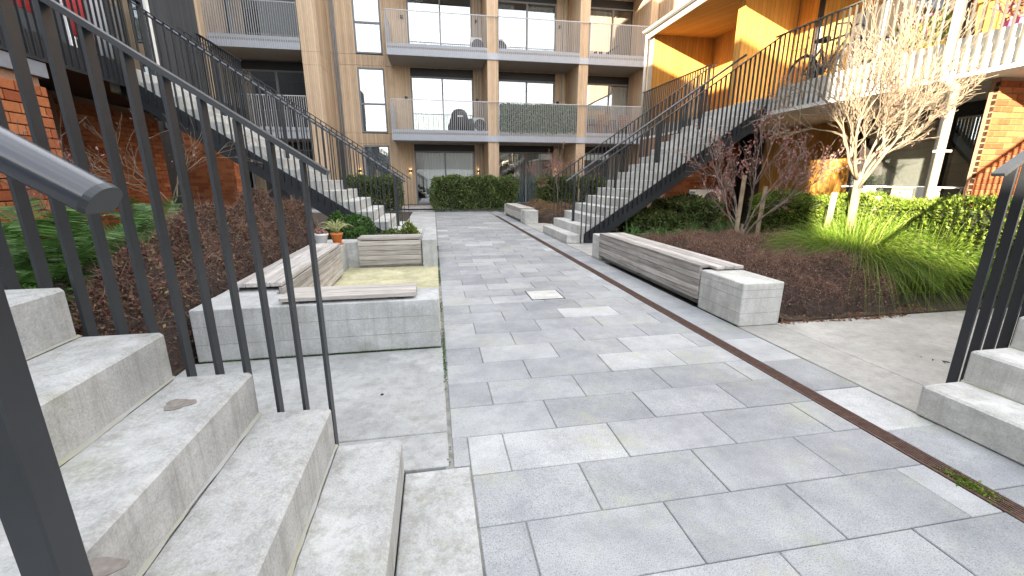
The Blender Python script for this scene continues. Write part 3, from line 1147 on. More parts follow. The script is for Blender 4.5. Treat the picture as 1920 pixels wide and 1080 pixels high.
# fins, back wall and soffit of the upper floor
XBK, SZ = 8.6, 5.37
for y0, x0 in ((12.9, 6.62), (9.75, 7.19), (5.0, 7.3), (.9, 7.3)):
    MB().cbox(x0, XBK - .002, y0, y0 + .2, GZ1 + .002, SZ - .003, .004).build('fin_wall', 'clad_ochre', rw)
MB().cbox(6.60, 6.617, 12.88, 13.12, GZ1 + .002, SZ - .003, .003).build('fin_trim', 'beige', rw)
MB().cbox(7.165, 7.187, 9.73, 9.97, GZ1 + .002, SZ - .003, .003).build('fin_trim', 'clad_ochre_side', rw)
MB().box(GX + .04, XBK + .3, -3.0, 13.1, SZ, SZ + .05).build('soffit', 'clad_ochre', rw)
MB().box(GX, GX + .035, -3.0, 13.12, SZ - .07, SZ + .10).build('roof_fascia', 'beige', rw)
MB().box(GX + .036, 14, -3.0, 13.12, SZ + .051, SZ + .24).build('roof', 'lead_trim', rw)
mb = MB()
ang = np.linspace(pi, 2 * pi, 9)
prof = [(GX - .065 + .062 * cos(a), SZ + .15 + .062 * sin(a)) for a in ang] + [(GX - .065 + .052 * cos(a), SZ + .15 + .052 * sin(a)) for a in ang[::-1]]
mb.prism(prof, 'y', -3.0, 13.2).build('gutter', 'pipe_paint', rw)
MB().tube([(GX + .02, 13.18, 2.5), (GX + .02, 13.18, SZ + .1)], .04, 10).build('downpipe', 'pipe_paint', rw, True)


def glazed_x(parent, name, y0, y1, z0, z1, x, mull=(), blind=False):
    mb = MB()
    fw = .06
    mb.box(x - .05, x + .05, y0, y0 + fw, z0, z1).box(x - .05, x + .05, y1 - fw, y1, z0, z1)
    mb.box(x - .05, x + .05, y0 + fw, y1 - fw, z1 - fw, z1).box(x - .05, x + .05, y0 + fw, y1 - fw, z0, z0 + fw)
    for m in mull:
        mb.box(x - .045, x + .045, m - .03, m + .03, z0 + fw, z1 - fw)
    fr = mb.build(name, 'dark_bronze', parent)
    ys = [y0 + fw] + list(mull) + [y1 - fw]
    for i in range(len(ys) - 1):
        a, b = ys[i] + (.03 if i else 0), ys[i + 1] - (.03 if i < len(ys) - 2 else 0)
        MB().add([(x, a, z0 + fw), (x, b, z0 + fw), (x, b, z1 - fw), (x, a, z1 - fw)], [[0, 1, 2, 3]]).build('pane', 'glass', fr)
        if blind:
            for k in range(int((z1 - z0) / .12) - 1):
                pass
            MB().box(x + .12, x + .13, a + .01, b - .01, z0 + .3, z1 - .07).build('blind', 'cream_slab', fr)
    return fr


def back_wall(segs, x, z0, z1, parent, mat, thick=.15):
    for a, b in segs:
        MB().cbox(x, x + thick, a, b, z0, z1, .003).build('wall_panel', mat, parent)


back_wall([(11.75, 13.1), (9.96, 10.6), (9.2, 9.74), (5.21, 6.2), (1.1, 2.2)], XBK, GZ1 + .003, SZ - .004, rw, 'clad_ochre_side')
for a, b in ((10.6, 11.75), (6.2, 9.2), (2.2, 4.98)):
    glazed_x(rw, 'glazed_door', a, b, GZ1 + .005, SZ - .25, XBK + .05, ((a + b) / 2,))
    MB().box(XBK, XBK + .12, a, b, SZ - .248, SZ - .005).build('door_head', 'dark_bronze', rw)
MB().box(XBK + 2.5, XBK + 2.7, -3, 13.1, 0, SZ).build('room_back', 'unlit_dark', rw)
MB().box(XBK, XBK + 2.5, 13.0, 13.1, GZ1, SZ).build('end_wall', 'clad_ochre', rw)
MB().box(XBK, XBK + 2.5, -3.0, -2.9, 0, SZ).build('end_wall', 'clad_ochre', rw)
# ground floor
back_wall([(7.75, 10.25)], XBK, .0, GZ0 - .003, rw, 'clad_ochre_side')
MB().box(XBK - .012, XBK, 8.62, 8.66, .0, GZ0 - .01).build('cover_strip', 'clad_ochre_side', rw)
glazed_x(rw, 'sliding_door', 4.58, 7.74, .05, GZ0 - .15, XBK + .05, (6.1,), True)
MB().box(XBK, XBK + .12, 4.58, 7.74, GZ0 - .148, GZ0 - .003).build('door_head', 'dark_bronze', rw)
MB().box(XBK, XBK + .1, 10.252, 11.219, .0, GZ0 - .003).build('dark_doorway', 'dark_bronze', rw)
bw = MB().box(6.92, 8.58, 4.472, 4.56, 0, GZ0 - .003).build('brick_wall', 'mortar', rw)
brick_face(bw, 'y', 4.46, 6.92, 8.5, .35, GZ0 - .02, .2, .064, .009, .06)
bw = MB().box(6.45, 8.9, 11.22, 11.4, 0, GZ0 - .003).build('brick_wall', 'mortar', rw)
brick_face(bw, 'y', 11.208, 6.45, 8.56, .03, GZ0 - .03, stuff=True)
bw = MB().box(6.46, 6.64, 11.41, 13.05, 0, GZ0 - .003).build('brick_wall', 'mortar', rw)
# painted pipes and post carrying the gallery
MB().cbox(6.55, 6.63, 4.69, 4.77, .0, GZ0 - .002, .004).build('post', 'pipe_paint', rw)
for yy in (4.60,):
    MB().tube([(6.44, yy, .02), (6.44, yy, 2.22), (6.43, yy, 2.30), (6.38, yy + .02, 2.36), (6.34, yy + .08, 2.42), (6.34, yy + .1, 2.52), (6.34, yy + .1, 5.45)], .045, 12).build('downpipe', 'beige', rw, True)
    for z in (.6, 1.55):
        MB().box(6.385, 6.55, yy - .05, yy + .05, z, z + .025).build('pipe_bracket', 'white_paint', rw)

# ------------------------------------------------------------------ left wing
LX = -4.2
lw = thing('dark_gallery_wing', (-7, 6, 0), 'dark-clad wing with brick piers and a steel gallery above the ferns', 'building')
MB().cbox(-6.2, LX, -3.0, 11.4, 2.56, 2.75, .005).build('gallery_slab', 'dark_bronze', lw)
MB().box(LX + .002, LX + .016, 1.65, 7.45, 2.47, 2.76).build('fascia', 'steel', lw)
MB().box(LX + .002, LX + .016, 9.45, 11.4, 2.47, 2.76).build('fascia', 'steel', lw)
me = MB().box(-.012, .012, -.0055, .0055, 0, 1).mesh('baluster')
me.materials.append(M['steel'])
for a, b in ((3.0, 7.42), (9.5, 11.3)):
    n = int((b - a) / .098)
    for k in range(n + 1):
        inst('baluster', me, lw, (LX + .046, a + k * .098, 2.50), (0, 0, 0), (1, 1, 1.29))
    MB().box(LX + .02, LX + .074, a - .02, b + .02, 3.79, 3.806).build('top_rail', 'steel', lw)
back = -6.2
MB().box(back - .15, back, -3, 9.6, 2.752, 5.6).build('wall_panel', 'clad_dark', lw)
MB().box(back - .15, back, 11.9, 14.3, 2.4, 5.6).build('wall_panel', 'clad_dark', lw)
for a, b in ((9.6, 11.9),):
    glazed_x(lw, 'glazed_door', a, b, 2.76, 5.05, back - .05, ((a + b) / 2,))
    MB().box(back - .13, back, a, b, 5.052, 5.6).build('door_head', 'clad_dark', lw)
    for yy in (a - .14, b + .02):
        MB().box(back, back + .05, yy, yy + .12, 2.753, 5.5).build('door_trim', 'white_paint', lw)
MB().box(back - .15, back, -3, 14.3, 5.602, 6.4).build('wall_panel', 'clad_dark', lw)
# ground floor: brick pier, recess and brick walls
bp_ = MB().box(-4.52, -4.26, 4.35, 5.93, 0, 2.30).build('brick_pier', 'mortar', lw)
brick_face(bp_, 'x', -4.208, 4.35, 5.93, .12, 2.29, .29, .098, .012, .052, 1)
MB().box(-4.5, LX - .002, 3.0, 6.0, 2.305, 2.46).build('lintel', 'lead_trim', lw)
bp_ = MB().box(-6.3, -5.76, 8.2, 10.7, 0, 2.55).build('brick_wall', 'mortar', lw)
brick_face(bp_, 'x', -5.708, 8.2, 10.7, .1, 2.5, .23, .076, .011, .05, 1, stuff=True)
bp_ = MB().box(-6.3, -5.2, 12.6, 13.2, 0, 2.55).build('brick_wall', 'mortar', lw)
brick_face(bp_, 'x', -5.15, 12.6, 13.2, .1, 2.5, .23, .076, .011, .05, 1, stuff=True)
brick_face(bp_, 'y', 12.59, -6.3, -5.2, .1, 2.5, .23, .076, .011, .05, -1, stuff=True)
MB().box(-6.3, -6.25, 10.7, 12.6, 0, 2.55).build('dark_doorway', 'unlit_dark', lw)  # black sheet paints the deep shade inside the opening
MB().box(-6.3, -6.2, -3, 8.2, 0, 2.55).build('recess_shade', 'unlit_dark', lw)  # darkness of the gap behind the pier, painted as a black sheet
# unseen blocks behind it, heights shaped to throw shade over the court
MB().box(-15, back - .152, -30, -7.1, 0, 4.55).build('low_shade_block', 'clad_dark', lw)
MB().box(-15, back - .152, -7.08, .3, 0, 9.4).build('middle_shade_block', 'clad_dark', lw)
MB().box(-15, back - .152, 0.32, 13.2, 0, 14.0).build('tall_shade_block', 'clad_dark', lw)


# ------------------------------------------------------------------ small things on galleries and balconies
def towel(y0, y1, z0, mat, label):
    mb = MB()
    n = 12
    yy = np.linspace(y0, y1, n)
    rows = []
    for z, dx in ((3.83, 0), (3.4, -.015), (z0, .0)):
        rows.append(np.stack([LX + .005 + dx + .008 * np.sin(yy * 40), yy, np.full(n, z) + .01 * np.sin(yy * 9)], 1))
    rows.insert(0, np.stack([np.full(n, LX + .046), yy, np.full(n, 3.845)], 1))
    rows.insert(0, np.stack([np.full(n, LX + .09), yy, np.full(n, 3.80)], 1))
    V = np.concatenate(rows)
    q = [[r * n + i, r * n + i + 1, (r + 1) * n + i + 1, (r + 1) * n + i] for r in range(len(rows) - 1) for i in range(n - 1)]
    o = mb.add(V, q).build('hanging_cloth', mat, None, True)
    so = o.modifiers.new('thick', 'SOLIDIFY')
    so.thickness = .012
    tag(o, label, 'cloth')


towel(5.62, 5.98, 2.95, 'red_cloth', 'red cloth hung over the dark gallery rail above the brick pier')
towel(6.46, 6.80, 2.88, 'red_cloth', 'red cloth hung over the dark gallery rail beside the white cloth')
towel(6.90, 7.16, 2.78, 'white_cloth', 'white cloth hung over the dark gallery rail near the stair head')


def ac_unit(x0, y0, z, label, w=.72, d=.28, hh=.52, feet=True):
    a = thing('air_conditioner', (x0 + w / 2, y0, z), label, 'air conditioner', 'outdoor air conditioning units')
    MB().cbox(x0, x0 + w, y0, y0 + d, z + .06, z + .06 + hh, .012).build('casing', 'white_plastic', a)
    mb = MB()
    cx, cz, r_ = x0 + w * .60, z + .06 + hh / 2, hh * .40
    for rr in (1, .78, .56, .34, .14):
        th = np.linspace(0, 2 * pi, 25)
        mb.tube(np.stack([cx + r_ * rr * np.cos(th), np.full(25, y0 - .012), cz + r_ * rr * np.sin(th)], 1), .006, 5, False)
    for th in np.linspace(0, pi, 4, endpoint=False):
        mb.beam((cx - r_ * cos(th), y0 - .012, cz - r_ * sin(th)), (cx + r_ * cos(th), y0 - .012, cz + r_ * sin(th)), .006, .006, (0, 1, 0))
    mb.build('fan_grille', 'lead_trim', a)
    mb = MB()
    a_ = np.arange(24) * 2 * pi / 24
    V = np.stack([cx + r_ * np.cos(a_), np.full(24, y0 - .003), cz + r_ * np.sin(a_)], 1)
    mb.add(V, [list(range(24))]).build('fan_opening', 'dark_bronze', a)
    mb = MB()
    for k in range(7):
        for j in range(2):
            mb.box(x0 - .006, x0 - .001, y0 + .03 + j * .12, y0 + .13 + j * .12, z + .10 + k * .062, z + .145 + k * .062)
    mb.build('side_louvres', 'lead_trim', a)
    for xx in (x0 + .08, x0 + w - .14):
        MB().box(xx, xx + .06, y0 + .01, y0 + d - .01, z + .0, z + .06).build('foot', 'lead_trim', a)


ac_unit(6.62, 10.05, .40, 'white outdoor air conditioning unit against the brick wall under the stairs', .74, .3, .50)
o = tag(MB().cbox(6.6, 7.4, 10.0, 10.42, .0, .40, .01).build('plinth', 'concrete', None), 'low concrete plinth carrying the air conditioning unit under the stairs', 'plinth')
ac_unit(1.76, 18.9, FL[1] - .03, 'white air conditioning unit on the first floor balcony beside the covered barbecue', .46, .26, .6)
ac_unit(1.72, 18.9, FL[2] - .03, 'white air conditioning unit at the right end of the second floor corner balcony', .46, .26, .6)
ac_unit(2.76, 18.9, FL[2] - .03, 'small louvred air conditioning unit on the second floor middle balcony', .3, .26, .6)
ac_unit(9.62, 8.0, .0, 'white unit beside the drying rack under the sunlit gallery', .3, .3, .3) if False else None

# covered barbecue
bq = thing('barbecue', (1.16, 18.6, FL[1] - .03), 'black covered barbecue on the first floor balcony', 'barbecue')
mb = MB()
prof = [(.40, .0), (.41, .3), (.39, .5), (.34, .66), (.30, .78), (.22, .88), (.10, .92), (.0, .93)]
mb.lathe([(a, b) for a, b in prof], (1.16, 18.6, FL[1] - .03), 18)
mb.build('cover', 'black_cover', bq, True)
MB().box(1.05, 1.27, 18.19, 18.2, FL[1] + .55, FL[1] + .60).build('badge', 'white_paint', bq)
mb = MB().lathe([(.14, 0), (.15, .3), (.12, .5), (.05, .56)], (1.62, 18.5, FL[1] - .03), 14)
tag(mb.build('gas_bottle', 'black_cover', None, True), 'dark covered gas bottle standing beside the covered barbecue', 'gas bottle')

# green leaf screen on the middle balcony
sc = thing('leaf_screen', (4.35, YF + .05, FL[1]), 'green artificial leaf screen fixed inside the first floor balcony rail', 'screen')
MB().box(2.75, 5.96, YF + .035, YF + .045, FL[1] - .02, FL[1] + 1.03).build('backing', 'hedge_leaf', sc)
mb = MB()
n = 9000
P = np.stack([RNG.uniform(2.74, 5.97, n), YF + .03 - RNG.uniform(0, .03, n), RNG.uniform(FL[1] - .06, FL[1] + 1.07, n)], 1)
mb.leaves(P, np.stack([RNG.normal(0, .6, n), RNG.normal(-.5, .4, n), RNG.normal(-.2, .7, n)], 1), .07, .6)
mb.build('leaves', 'ivy_screen', sc, kind='stuff')


def chair(x, y, z, rz, label, scl=1.):
    c = thing('garden_chair', (x, y, z), label, 'chair', 'timber garden chairs on the balcony')

    def T(mb):
        return mb
    for dx in (-.24, .24):
        for dy in (-.22, .22):
            MB().box(x + dx - .025, x + dx + .025, y + dy - .025, y + dy + .025, z, z + (.92 if dy > 0 else .62)).build('leg', 'timber_furn', c)
        MB().box(x + dx - .035, x + dx + .035, y - .27, y + .25, z + .62, z + .65).build('armrest', 'timber_furn', c)
    for k in range(5):
        MB().box(x - .21, x + .21, y - .22 + k * .09, y - .15 + k * .09, z + .42, z + .44).build('slat', 'timber_furn', c)
    for k in range(5):
        MB().box(x - .21, x + .21, y + .225, y + .24, z + .5 + k * .088, z + .565 + k * .088).build('slat', 'timber_furn', c)


zb_ = FL[1] - .03
chair(7.55, 18.7, zb_, 0, 'timber slatted armchair standing by the balcony glass behind the small table')
tb = thing('garden_table', (6.95, 18.5, zb_), 'low timber slatted table on the right first floor balcony', 'table')
for k in range(6):
    MB().box(6.55, 7.2, 18.25 + k * .085, 18.325 + k * .085, zb_ + .42, zb_ + .445).build('slat', 'timber_furn', tb)
for xx in (6.58, 7.13):
    for yy in (18.27, 18.69):
        MB().box(xx, xx + .045, yy, yy + .045, zb_, zb_ + .42).build('leg', 'timber_furn', tb)
chair(8.55, 18.75, zb_, 0, 'timber slatted armchair at the railing end nearest the right wing')
# exercise weights on the upper right balcony
for i, (xx, lab) in enumerate(((6.62, 'black dumbbell on the upper right balcony beside the fin'), (7.15, 'black dumbbell on the upper right balcony before the glass'))):
    d_ = thing('dumbbell', (xx, 18.2, FL[2] - .03), lab, 'dumbbell')
    MB().tube([(xx - .12, 18.2, FL[2] + .07), (xx + .12, 18.2, FL[2] + .07)], .02, 8).build('bar', 'lead_trim', d_)
    for s_ in (-1, 1):
        MB().tube([(xx + s_ * .12, 18.2, FL[2] + .07), (xx + s_ * .2, 18.2, FL[2] + .07)], .1, 14).build('weight', 'black_cover', d_)
bnc = thing('exercise_bench', (7.55, 18.3, FL[2] - .03), 'black folding exercise bench on the upper right balcony', 'exercise bench')
MB().beam((7.3, 18.3, FL[2] + .12), (7.75, 18.3, FL[2] + .42), .2, .06).build('pad', 'black_cover', bnc)
MB().tube([(7.35, 18.3, FL[2] - .03), (7.72, 18.3, FL[2] + .35)], .02, 8).tube([(7.75, 18.3, FL[2] - .03), (7.45, 18.3, FL[2] + .2)], .02, 8).build('frame', 'lead_trim', bnc)


# ---- bicycles on the sunny gallery
def ring(mb, c, r_, rt, n=30):
    th = np.linspace(0, 2 * pi, n)
    mb.tube(np.stack([np.full(n, c[0]), c[1] + r_ * np.cos(th), c[2] + r_ * np.sin(th)], 1), rt, 6, False)


def bicycle(x, y, z, R, col, label, d=1):
    b = thing('bicycle', (x, y, z), label, 'bicycle')
    hub = [(x, y, z + R), (x, y + d * R * 3.0, z + R)]
    for hx in hub:
        mb = MB()
        ring(mb, hx, R - .02, .022)
        w = mb.build('wheel', 'tyre', b, True)
        mb = MB()
        ring(mb, hx, R - .05, .008)
        for th in np.linspace(0, 2 * pi, 14, endpoint=False):
            mb.tube([hx, (hx[0], hx[1] + (R - .05) * cos(th), hx[2] + (R - .05) * sin(th))], .0022, 3, False)
        mb.build('rim', 'rail_pale', w)
    A = np.array((x, y + d * R * 1.35, z + R * .95))
    S = np.array((x, y + d * R * 1.0, z + R * 2.35))
    H = np.array((x, y + d * R * 2.55, z + R * 2.3))
    mb = MB()
    for p, q in ((A, S), (A, H), (S * .95 + A * .05, H), (A, hub[0]), (S * .8 + A * .2, hub[0]), (H, hub[1])):
        mb.tube([p, q], .017, 7)
    mb.build('frame', col, b, True)
    MB().cbox(x - .06, x + .06, S[1] - .13, S[1] + .12, S[2] + .0, S[2] + .06, .015).build('saddle', 'tyre', b)
    MB().tube([(x - .28, H[1] - .02 * d, H[2] + .12), (x - .1, H[1] + .06 * d, H[2] + .13), (x, H[1], H[2] + .1), (x + .1, H[1] + .06 * d, H[2] + .13), (x + .28, H[1] - .02 * d, H[2] + .12)], .013, 7).tube([(x, H[1], H[2]), (x, H[1], H[2] + .1)], .016, 7).build('handlebar', 'dark_bronze', b, True)
    MB().tube([A + (-.03, 0, 0), A + (-.05, 0, 0)], .085, 14).build('chainring', 'dark_bronze', b)
    return b


bicycle(6.82, 7.45, GZ1 + .002, .34, 'dark_bronze', 'black bicycle leaning on the gallery rail next to the stair head', -1)
bicycle(6.95, 6.1, GZ1 + .002, .30, 'pink_plastic', 'pink bicycle on the sunlit gallery behind the bare tree', -1)


def basket(x, y, mat, label, flowers):
    b = thing('flower_pot', (x, y, GZ1), label, 'pot', 'pots and toys on the sunny gallery')
    MB().lathe([(.10, 0), (.14, .22), (.15, .24), (.12, .24)], (x, y, GZ1 + .001), 12).build('pot', mat, b)
    mb = MB()
    n = 120
    P = np.stack([RNG.normal(x, .08, n), RNG.normal(y, .08, n), GZ1 + .22 + RNG.uniform(0, .35, n)], 1)
    mb.leaves(P, RNG.normal(size=(n, 3)) + (0, 0, .6), .09, .5)
    mb.build('foliage', flowers, b)


basket(6.75, 5.55, 'red_plastic', 'red flower pot with leafy plant on the sunlit gallery', 'hedge_bright')
basket(6.75, 5.2, 'yellow_plastic', 'yellow flower pot with leafy plant on the sunlit gallery', 'hedge_bright')
basket(6.75, 4.35, 'pink_plastic', 'pink flower pot with dry plant beyond the white downpipe', 'dry_leaf')
for (yy, mat, lab, hh) in ((3.9, 'white_paint', 'tall white folded board leaning inside the gallery rail', 1.35), (3.55, 'timber_furn', 'brown timber board leaning inside the gallery rail', 1.1), (3.3, 'white_cloth', 'pale grey folded panel leaning inside the gallery rail', 1.5)):
    tag(MB().cbox(6.72, 6.76, yy, yy + .2, GZ1 + .002, GZ1 + hh, .004).build('leaning_board', mat, None), lab, 'board')

# ---- drying rack under the gallery
rk = thing('drying_rack', (7.2, 5.4, 0), 'white folding clothes drying rack behind the sunlit hedge', 'drying rack')
mb = MB()
for yy in (5.0, 5.9):
    MB().tube([(6.95, yy, .02), (7.55, yy, 1.08)], .012, 6).tube([(7.55, yy, .02), (6.95, yy, 1.08)], .012, 6).build('cross_leg', 'white_paint', rk)
mb = MB()
for xx in np.linspace(6.85, 7.65, 9):
    mb.tube([(xx, 4.7, 1.1), (xx, 6.2, 1.1)], .006, 5)
for yy in (4.7, 6.2):
    mb.tube([(6.8, yy, 1.1), (7.7, yy, 1.1)], .012, 6)
mb.build('wires', 'white_paint', rk)
for i, (yy, mat, lab) in enumerate(((5.9, 'white_cloth', 'pale grey towel hanging on the drying rack'), (5.35, 'stake', 'pale brown shirt hanging on the drying rack'), (5.0, 'white_paint', 'white cloth hanging at the end of the drying rack'))):
    o = MB().cbox(6.93, 6.95, yy - .14, yy + .14, .62, 1.11, .004).cbox(6.953, 6.97, yy - .14, yy + .14, .75, 1.11, .004).build('laundry', mat, None)
    tag(o, lab, 'laundry')


# ------------------------------------------------------------------ planting
def hedge(name, x0, x1, y0, y1, z0, z1, n, size, mat, label, cat='hedge', group=None, low=None):
    h_ = thing(name, ((x0 + x1) / 2, (y0 + y1) / 2, z0), label, cat, group)
    ins = .09
    gx, gy, gz = 14, 8, 7
    c = MB()
    # uneven twiggy core
    U, W = np.meshgrid(np.linspace(0, 2 * pi, 25), np.linspace(-1, 1, 9))
    ex = .32
    sg_ = lambda a: np.sign(a) * np.abs(a) ** ex
    hx, hy, hz_ = (x1 - x0) / 2 - ins, (y1 - y0) / 2 - ins, (z1 - z0) / 2 - ins * .6
    r_ = (1 - np.abs(W) ** 6) ** (1 / 6) if False else np.where(np.abs(W) > .999, .6, 1.0)
    V = np.stack([(x0 + x1) / 2 + hx * sg_(np.cos(U)) * r_, (y0 + y1) / 2 + hy * sg_(np.sin(U)) * r_, (z0 + z1) / 2 + hz_ * W], -1).reshape(-1, 3)
    V += RNG.normal(0, .012, V.shape)
    q = [[i * 25 + j, i * 25 + j + 1, (i + 1) * 25 + j + 1, (i + 1) * 25 + j] for i in range(8) for j in range(24)]
    c.add(V, q, [list(range(8 * 25, 8 * 25 + 24))], [list(range(24))[::-1]])
    c.build('twigs', 'bark_green', h_)
    # leaves in a shell over the faces
    lx, ly, lz = x1 - x0, y1 - y0, z1 - z0
    A = np.array([ly * lz, ly * lz, lx * lz, lx * lz, lx * ly])
    f = RNG.choice(5, n, p=A / A.sum())
    u, v = RNG.uniform(0, 1, n), RNG.uniform(0, 1, n)
    dp = np.abs(RNG.normal(0, .05, n))
    P = np.zeros((n, 3))
    N = np.zeros((n, 3))
    for k, (ax, sd) in enumerate(((0, 0), (0, 1), (1, 0), (1, 1), (2, 1))):
        m = f == k
        lo, hi = np.array((x0, y0, z0)), np.array((x1, y1, z1))
        o1, o2 = [i for i in range(3) if i != ax]
        P[m, o1] = lo[o1] + (hi - lo)[o1] * u[m]
        P[m, o2] = lo[o2] + (hi - lo)[o2] * v[m]
        P[m, ax] = (hi if sd else lo)[ax] + (-1 if sd else 1) * dp[m]
        N[m, ax] = 1 if sd else -1
    # bulges and round the box edges
    w = .045 * (np.sin(P[:, 0] * 5.3 + P[:, 2] * 3.1) + np.sin(P[:, 1] * 4.7 + P[:, 2] * 2.7 + 1) + .6 * np.sin(P.sum(1) * 9))
    P += N * w[:, None]
    ctr = np.array(((x0 + x1) / 2, (y0 + y1) / 2, (z0 + z1) / 2))
    rel = np.abs((P - ctr) / (np.array((lx, ly, lz)) / 2))
    edge = np.clip(np.sort(rel, 1)[:, 1] - .86, 0, 1)
    P -= (P - ctr) * (edge * .35)[:, None]
    thin = (np.sin(P[:, 0] * 7 + 3 * np.sin(P[:, 2] * 5)) * np.sin(P[:, 1] * 6 + P[:, 2] * 4) > .72) & (RNG.uniform(0, 1, n) < .6)
    if low is not None:
        thin |= (P[:, 2] < z0 + low * lz) & (RNG.uniform(0, 1, n) < .55)
    P, N = P[~thin], N[~thin]
    stray = RNG.uniform(0, 1, len(P)) < .045
    P[stray] += N[stray] * RNG.uniform(.01, .075, (stray.sum(), 1))
    D = N * .7 + RNG.normal(0, .65, P.shape) + (0, 0, .25)
    MB().leaves(P, D, size, .55).build('foliage', mat, h_, kind='stuff')
    return h_


hedge('hedge', 5.55, 6.25, 2.9, 6.85, .0, .94, 52000, .038, 'hedge_bright', 'clipped bright green hedge in front of the sunlit gallery post')
hedge('hedge', -.03, 3.2, 16.75, 17.35, .06, 1.28, 15000, .085, 'hedge_leaf', 'clipped hedge before the glass doors at the end of the paving')
hedge('hedge', 4.15, 6.9, 16.75, 17.35, .06, 1.28, 13000, .085, 'hedge_leaf', 'clipped hedge with a red twigged sapling behind the far bench')
hedge('hedge', -3.35, -1.3, 16.7, 17.3, .06, 1.28, 10000, .085, 'hedge_leaf', 'clipped hedge below the narrow windows behind the left staircase')
hedge('shrub', 5.05, 5.95, 8.0, 9.4, .0, .75, 8000, .07, 'hedge_leaf', 'dark leafy shrub growing under the right staircase', 'shrub')

hedge('shrub', 4.05, 4.98, 8.1, 9.3, .0, .50, 6000, .06, 'hedge_leaf', 'low dark shrub squeezed under the lower half of the right staircase', 'shrub')


def mound(name, blobs, n, size, mat, label, twig=1500, tl=.16, twigmat='bark_brown', cat='shrub', droop=0.):
    """low wiry shrub: blobs of (cx, cy, rx, ry, h)"""
    B = np.array(blobs, float)
    m_ = thing(name, (B[0, 0], B[0, 1], 0), label, cat)

    def H(x, y):
        d = 1 - ((x[:, None] - B[:, 0]) / B[:, 2]) ** 2 - ((y[:, None] - B[:, 1]) / B[:, 3]) ** 2
        base = (B[:, 4] * np.clip(d, 0, 1) ** .42).max(1)
        return base * (1 + .09 * np.sin(x * 9 + 2 * np.sin(y * 5)) + .08 * np.sin(y * 11 + 1.7 * np.sin(x * 7)) + .05 * np.sin(x * 23) * np.sin(y * 19))
    lo = (B[:, :2] - B[:, 2:4]).min(0)
    hi = (B[:, :2] + B[:, 2:4]).max(0)
    nx, ny = 60, 60
    gx, gy = np.meshgrid(np.linspace(lo[0], hi[0], nx), np.linspace(lo[1], hi[1], ny), indexing='ij')
    hz_ = H(gx.ravel(), gy.ravel())
    V = np.stack([gx.ravel(), gy.ravel(), np.maximum(hz_ - .09, -.02)], 1)
    keep = hz_.reshape(nx, ny) > .1
    q = [[i * ny + j, (i + 1) * ny + j, (i + 1) * ny + j + 1, i * ny + j + 1] for i in range(nx - 1) for j in range(ny - 1) if keep[i:i + 2, j:j + 2].any()]
    MB().add(V, q).build('twig_core', 'bark_dark', m_)

    def sample(k):
        x = RNG.uniform(lo[0], hi[0], k * 3)
        y_ = RNG.uniform(lo[1], hi[1], k * 3)
        z = H(x, y_)
        ok = z > .03
        x, y_, z = x[ok][:k], y_[ok][:k], z[ok][:k]
        e = .03
        gxn = (H(x + e, y_) - H(x - e, y_)) / (2 * e)
        gyn = (H(x, y_ + e) - H(x, y_ - e)) / (2 * e)
        N = np.stack([-np.clip(gxn, -4, 4), -np.clip(gyn, -4, 4), np.ones(len(x))], 1)
        st = np.linalg.norm(N, axis=1)
        N /= st[:, None]
        # steep sides need more samples: spread down the side
        z = z - np.abs(RNG.normal(0, .035, len(x))) - RNG.uniform(0, 1, len(x)) ** 2 * np.clip(st - 1.4, 0, 4) * .10
        return np.stack([x, y_, np.maximum(z, .01)], 1), N
    P, N = sample(n)
    MB().leaves(P, N * .6 + RNG.normal(0, .8, P.shape), size, .6).build('foliage', mat, m_, kind='stuff')
    P, N = sample(twig)
    D = N * .8 + RNG.normal(0, .7, P.shape) + (0, 0, -droop)
    D /= np.linalg.norm(D, axis=1)[:, None]
    L = RNG.uniform(.4, 1.2, (len(P), 1)) * tl
    bend = RNG.normal(0, .35, P.shape)
    ts = np.linspace(-.25, 1, 4)
    paths = np.stack([P + D * L * t_ + bend * L * t_ * t_ * .6 for t_ in ts], 1)
    MB().ribbons(paths, .0035).build('twigs', twigmat, m_, kind='stuff')
    return m_



mound('ground_cover', [(3.45, 3.75, .58, .72, .43), (4.0, 3.75, .7, .68, .46), (3.55, 4.7, .62, .9, .45), (4.25, 4.7, .75, .8, .48), (3.5, 5.6, .6, .8, .40), (4.2, 5.6, .8, .75, .43), (4.85, 5.2, .6, .9, .42), (3.6, 6.4, .6, .6, .27), (4.4, 6.4, .7, .5, .30)],
      60000, .018, 'brown_leaf', 'wiry brown ground cover mounded behind the long timber bench', 15000, .14, 'twig_light')
mound('purple_shrub', [(-1.94, 3.05, .27, .5, .70), (-2.0, 3.75, .34, .7, .84), (-2.1, 4.7, .45, .8, .95), (-2.05, 5.6, .42, .8, .96), (-1.97, 6.25, .40, .5, .92)],
      42000, .024, 'purple_leaf', 'dense purple-brown shrub behind the left timber seat', 8000, .14, 'twig_light')
mound('brown_shrub', [(3.5, 12.4, .5, .9, .42), (3.6, 13.7, .6, 1.0, .46), (4.4, 14.3, .9, 1.0, .42), (3.6, 15.0, .5, .8, .5)],
      9000, .03, 'straw_leaf', 'straw brown shrub bed behind the distant bench', 2000, .16)
mound('green_shrub', [(-1.25, 6.95, .36, .45, .62), (-1.5, 7.25, .3, .25, .68)], 5200, .05, 'fern_leaf', 'leafy green shrub behind the potted spider plant', 200, .1)
mound('mixed_shrub', [(-.75, 6.85, .35, .32, .40), (-.45, 6.75, .25, .25, .34)], 2600, .045, 'hedge_leaf', 'low mixed green plants at the foot of the left staircase', 160, .1)
mound('yellow_shrub', [(-.42, 7.0, .22, .22, .46)], 1300, .04, 'hedge_bright', 'small yellow-green plant behind the back timber seat', 60, .1)
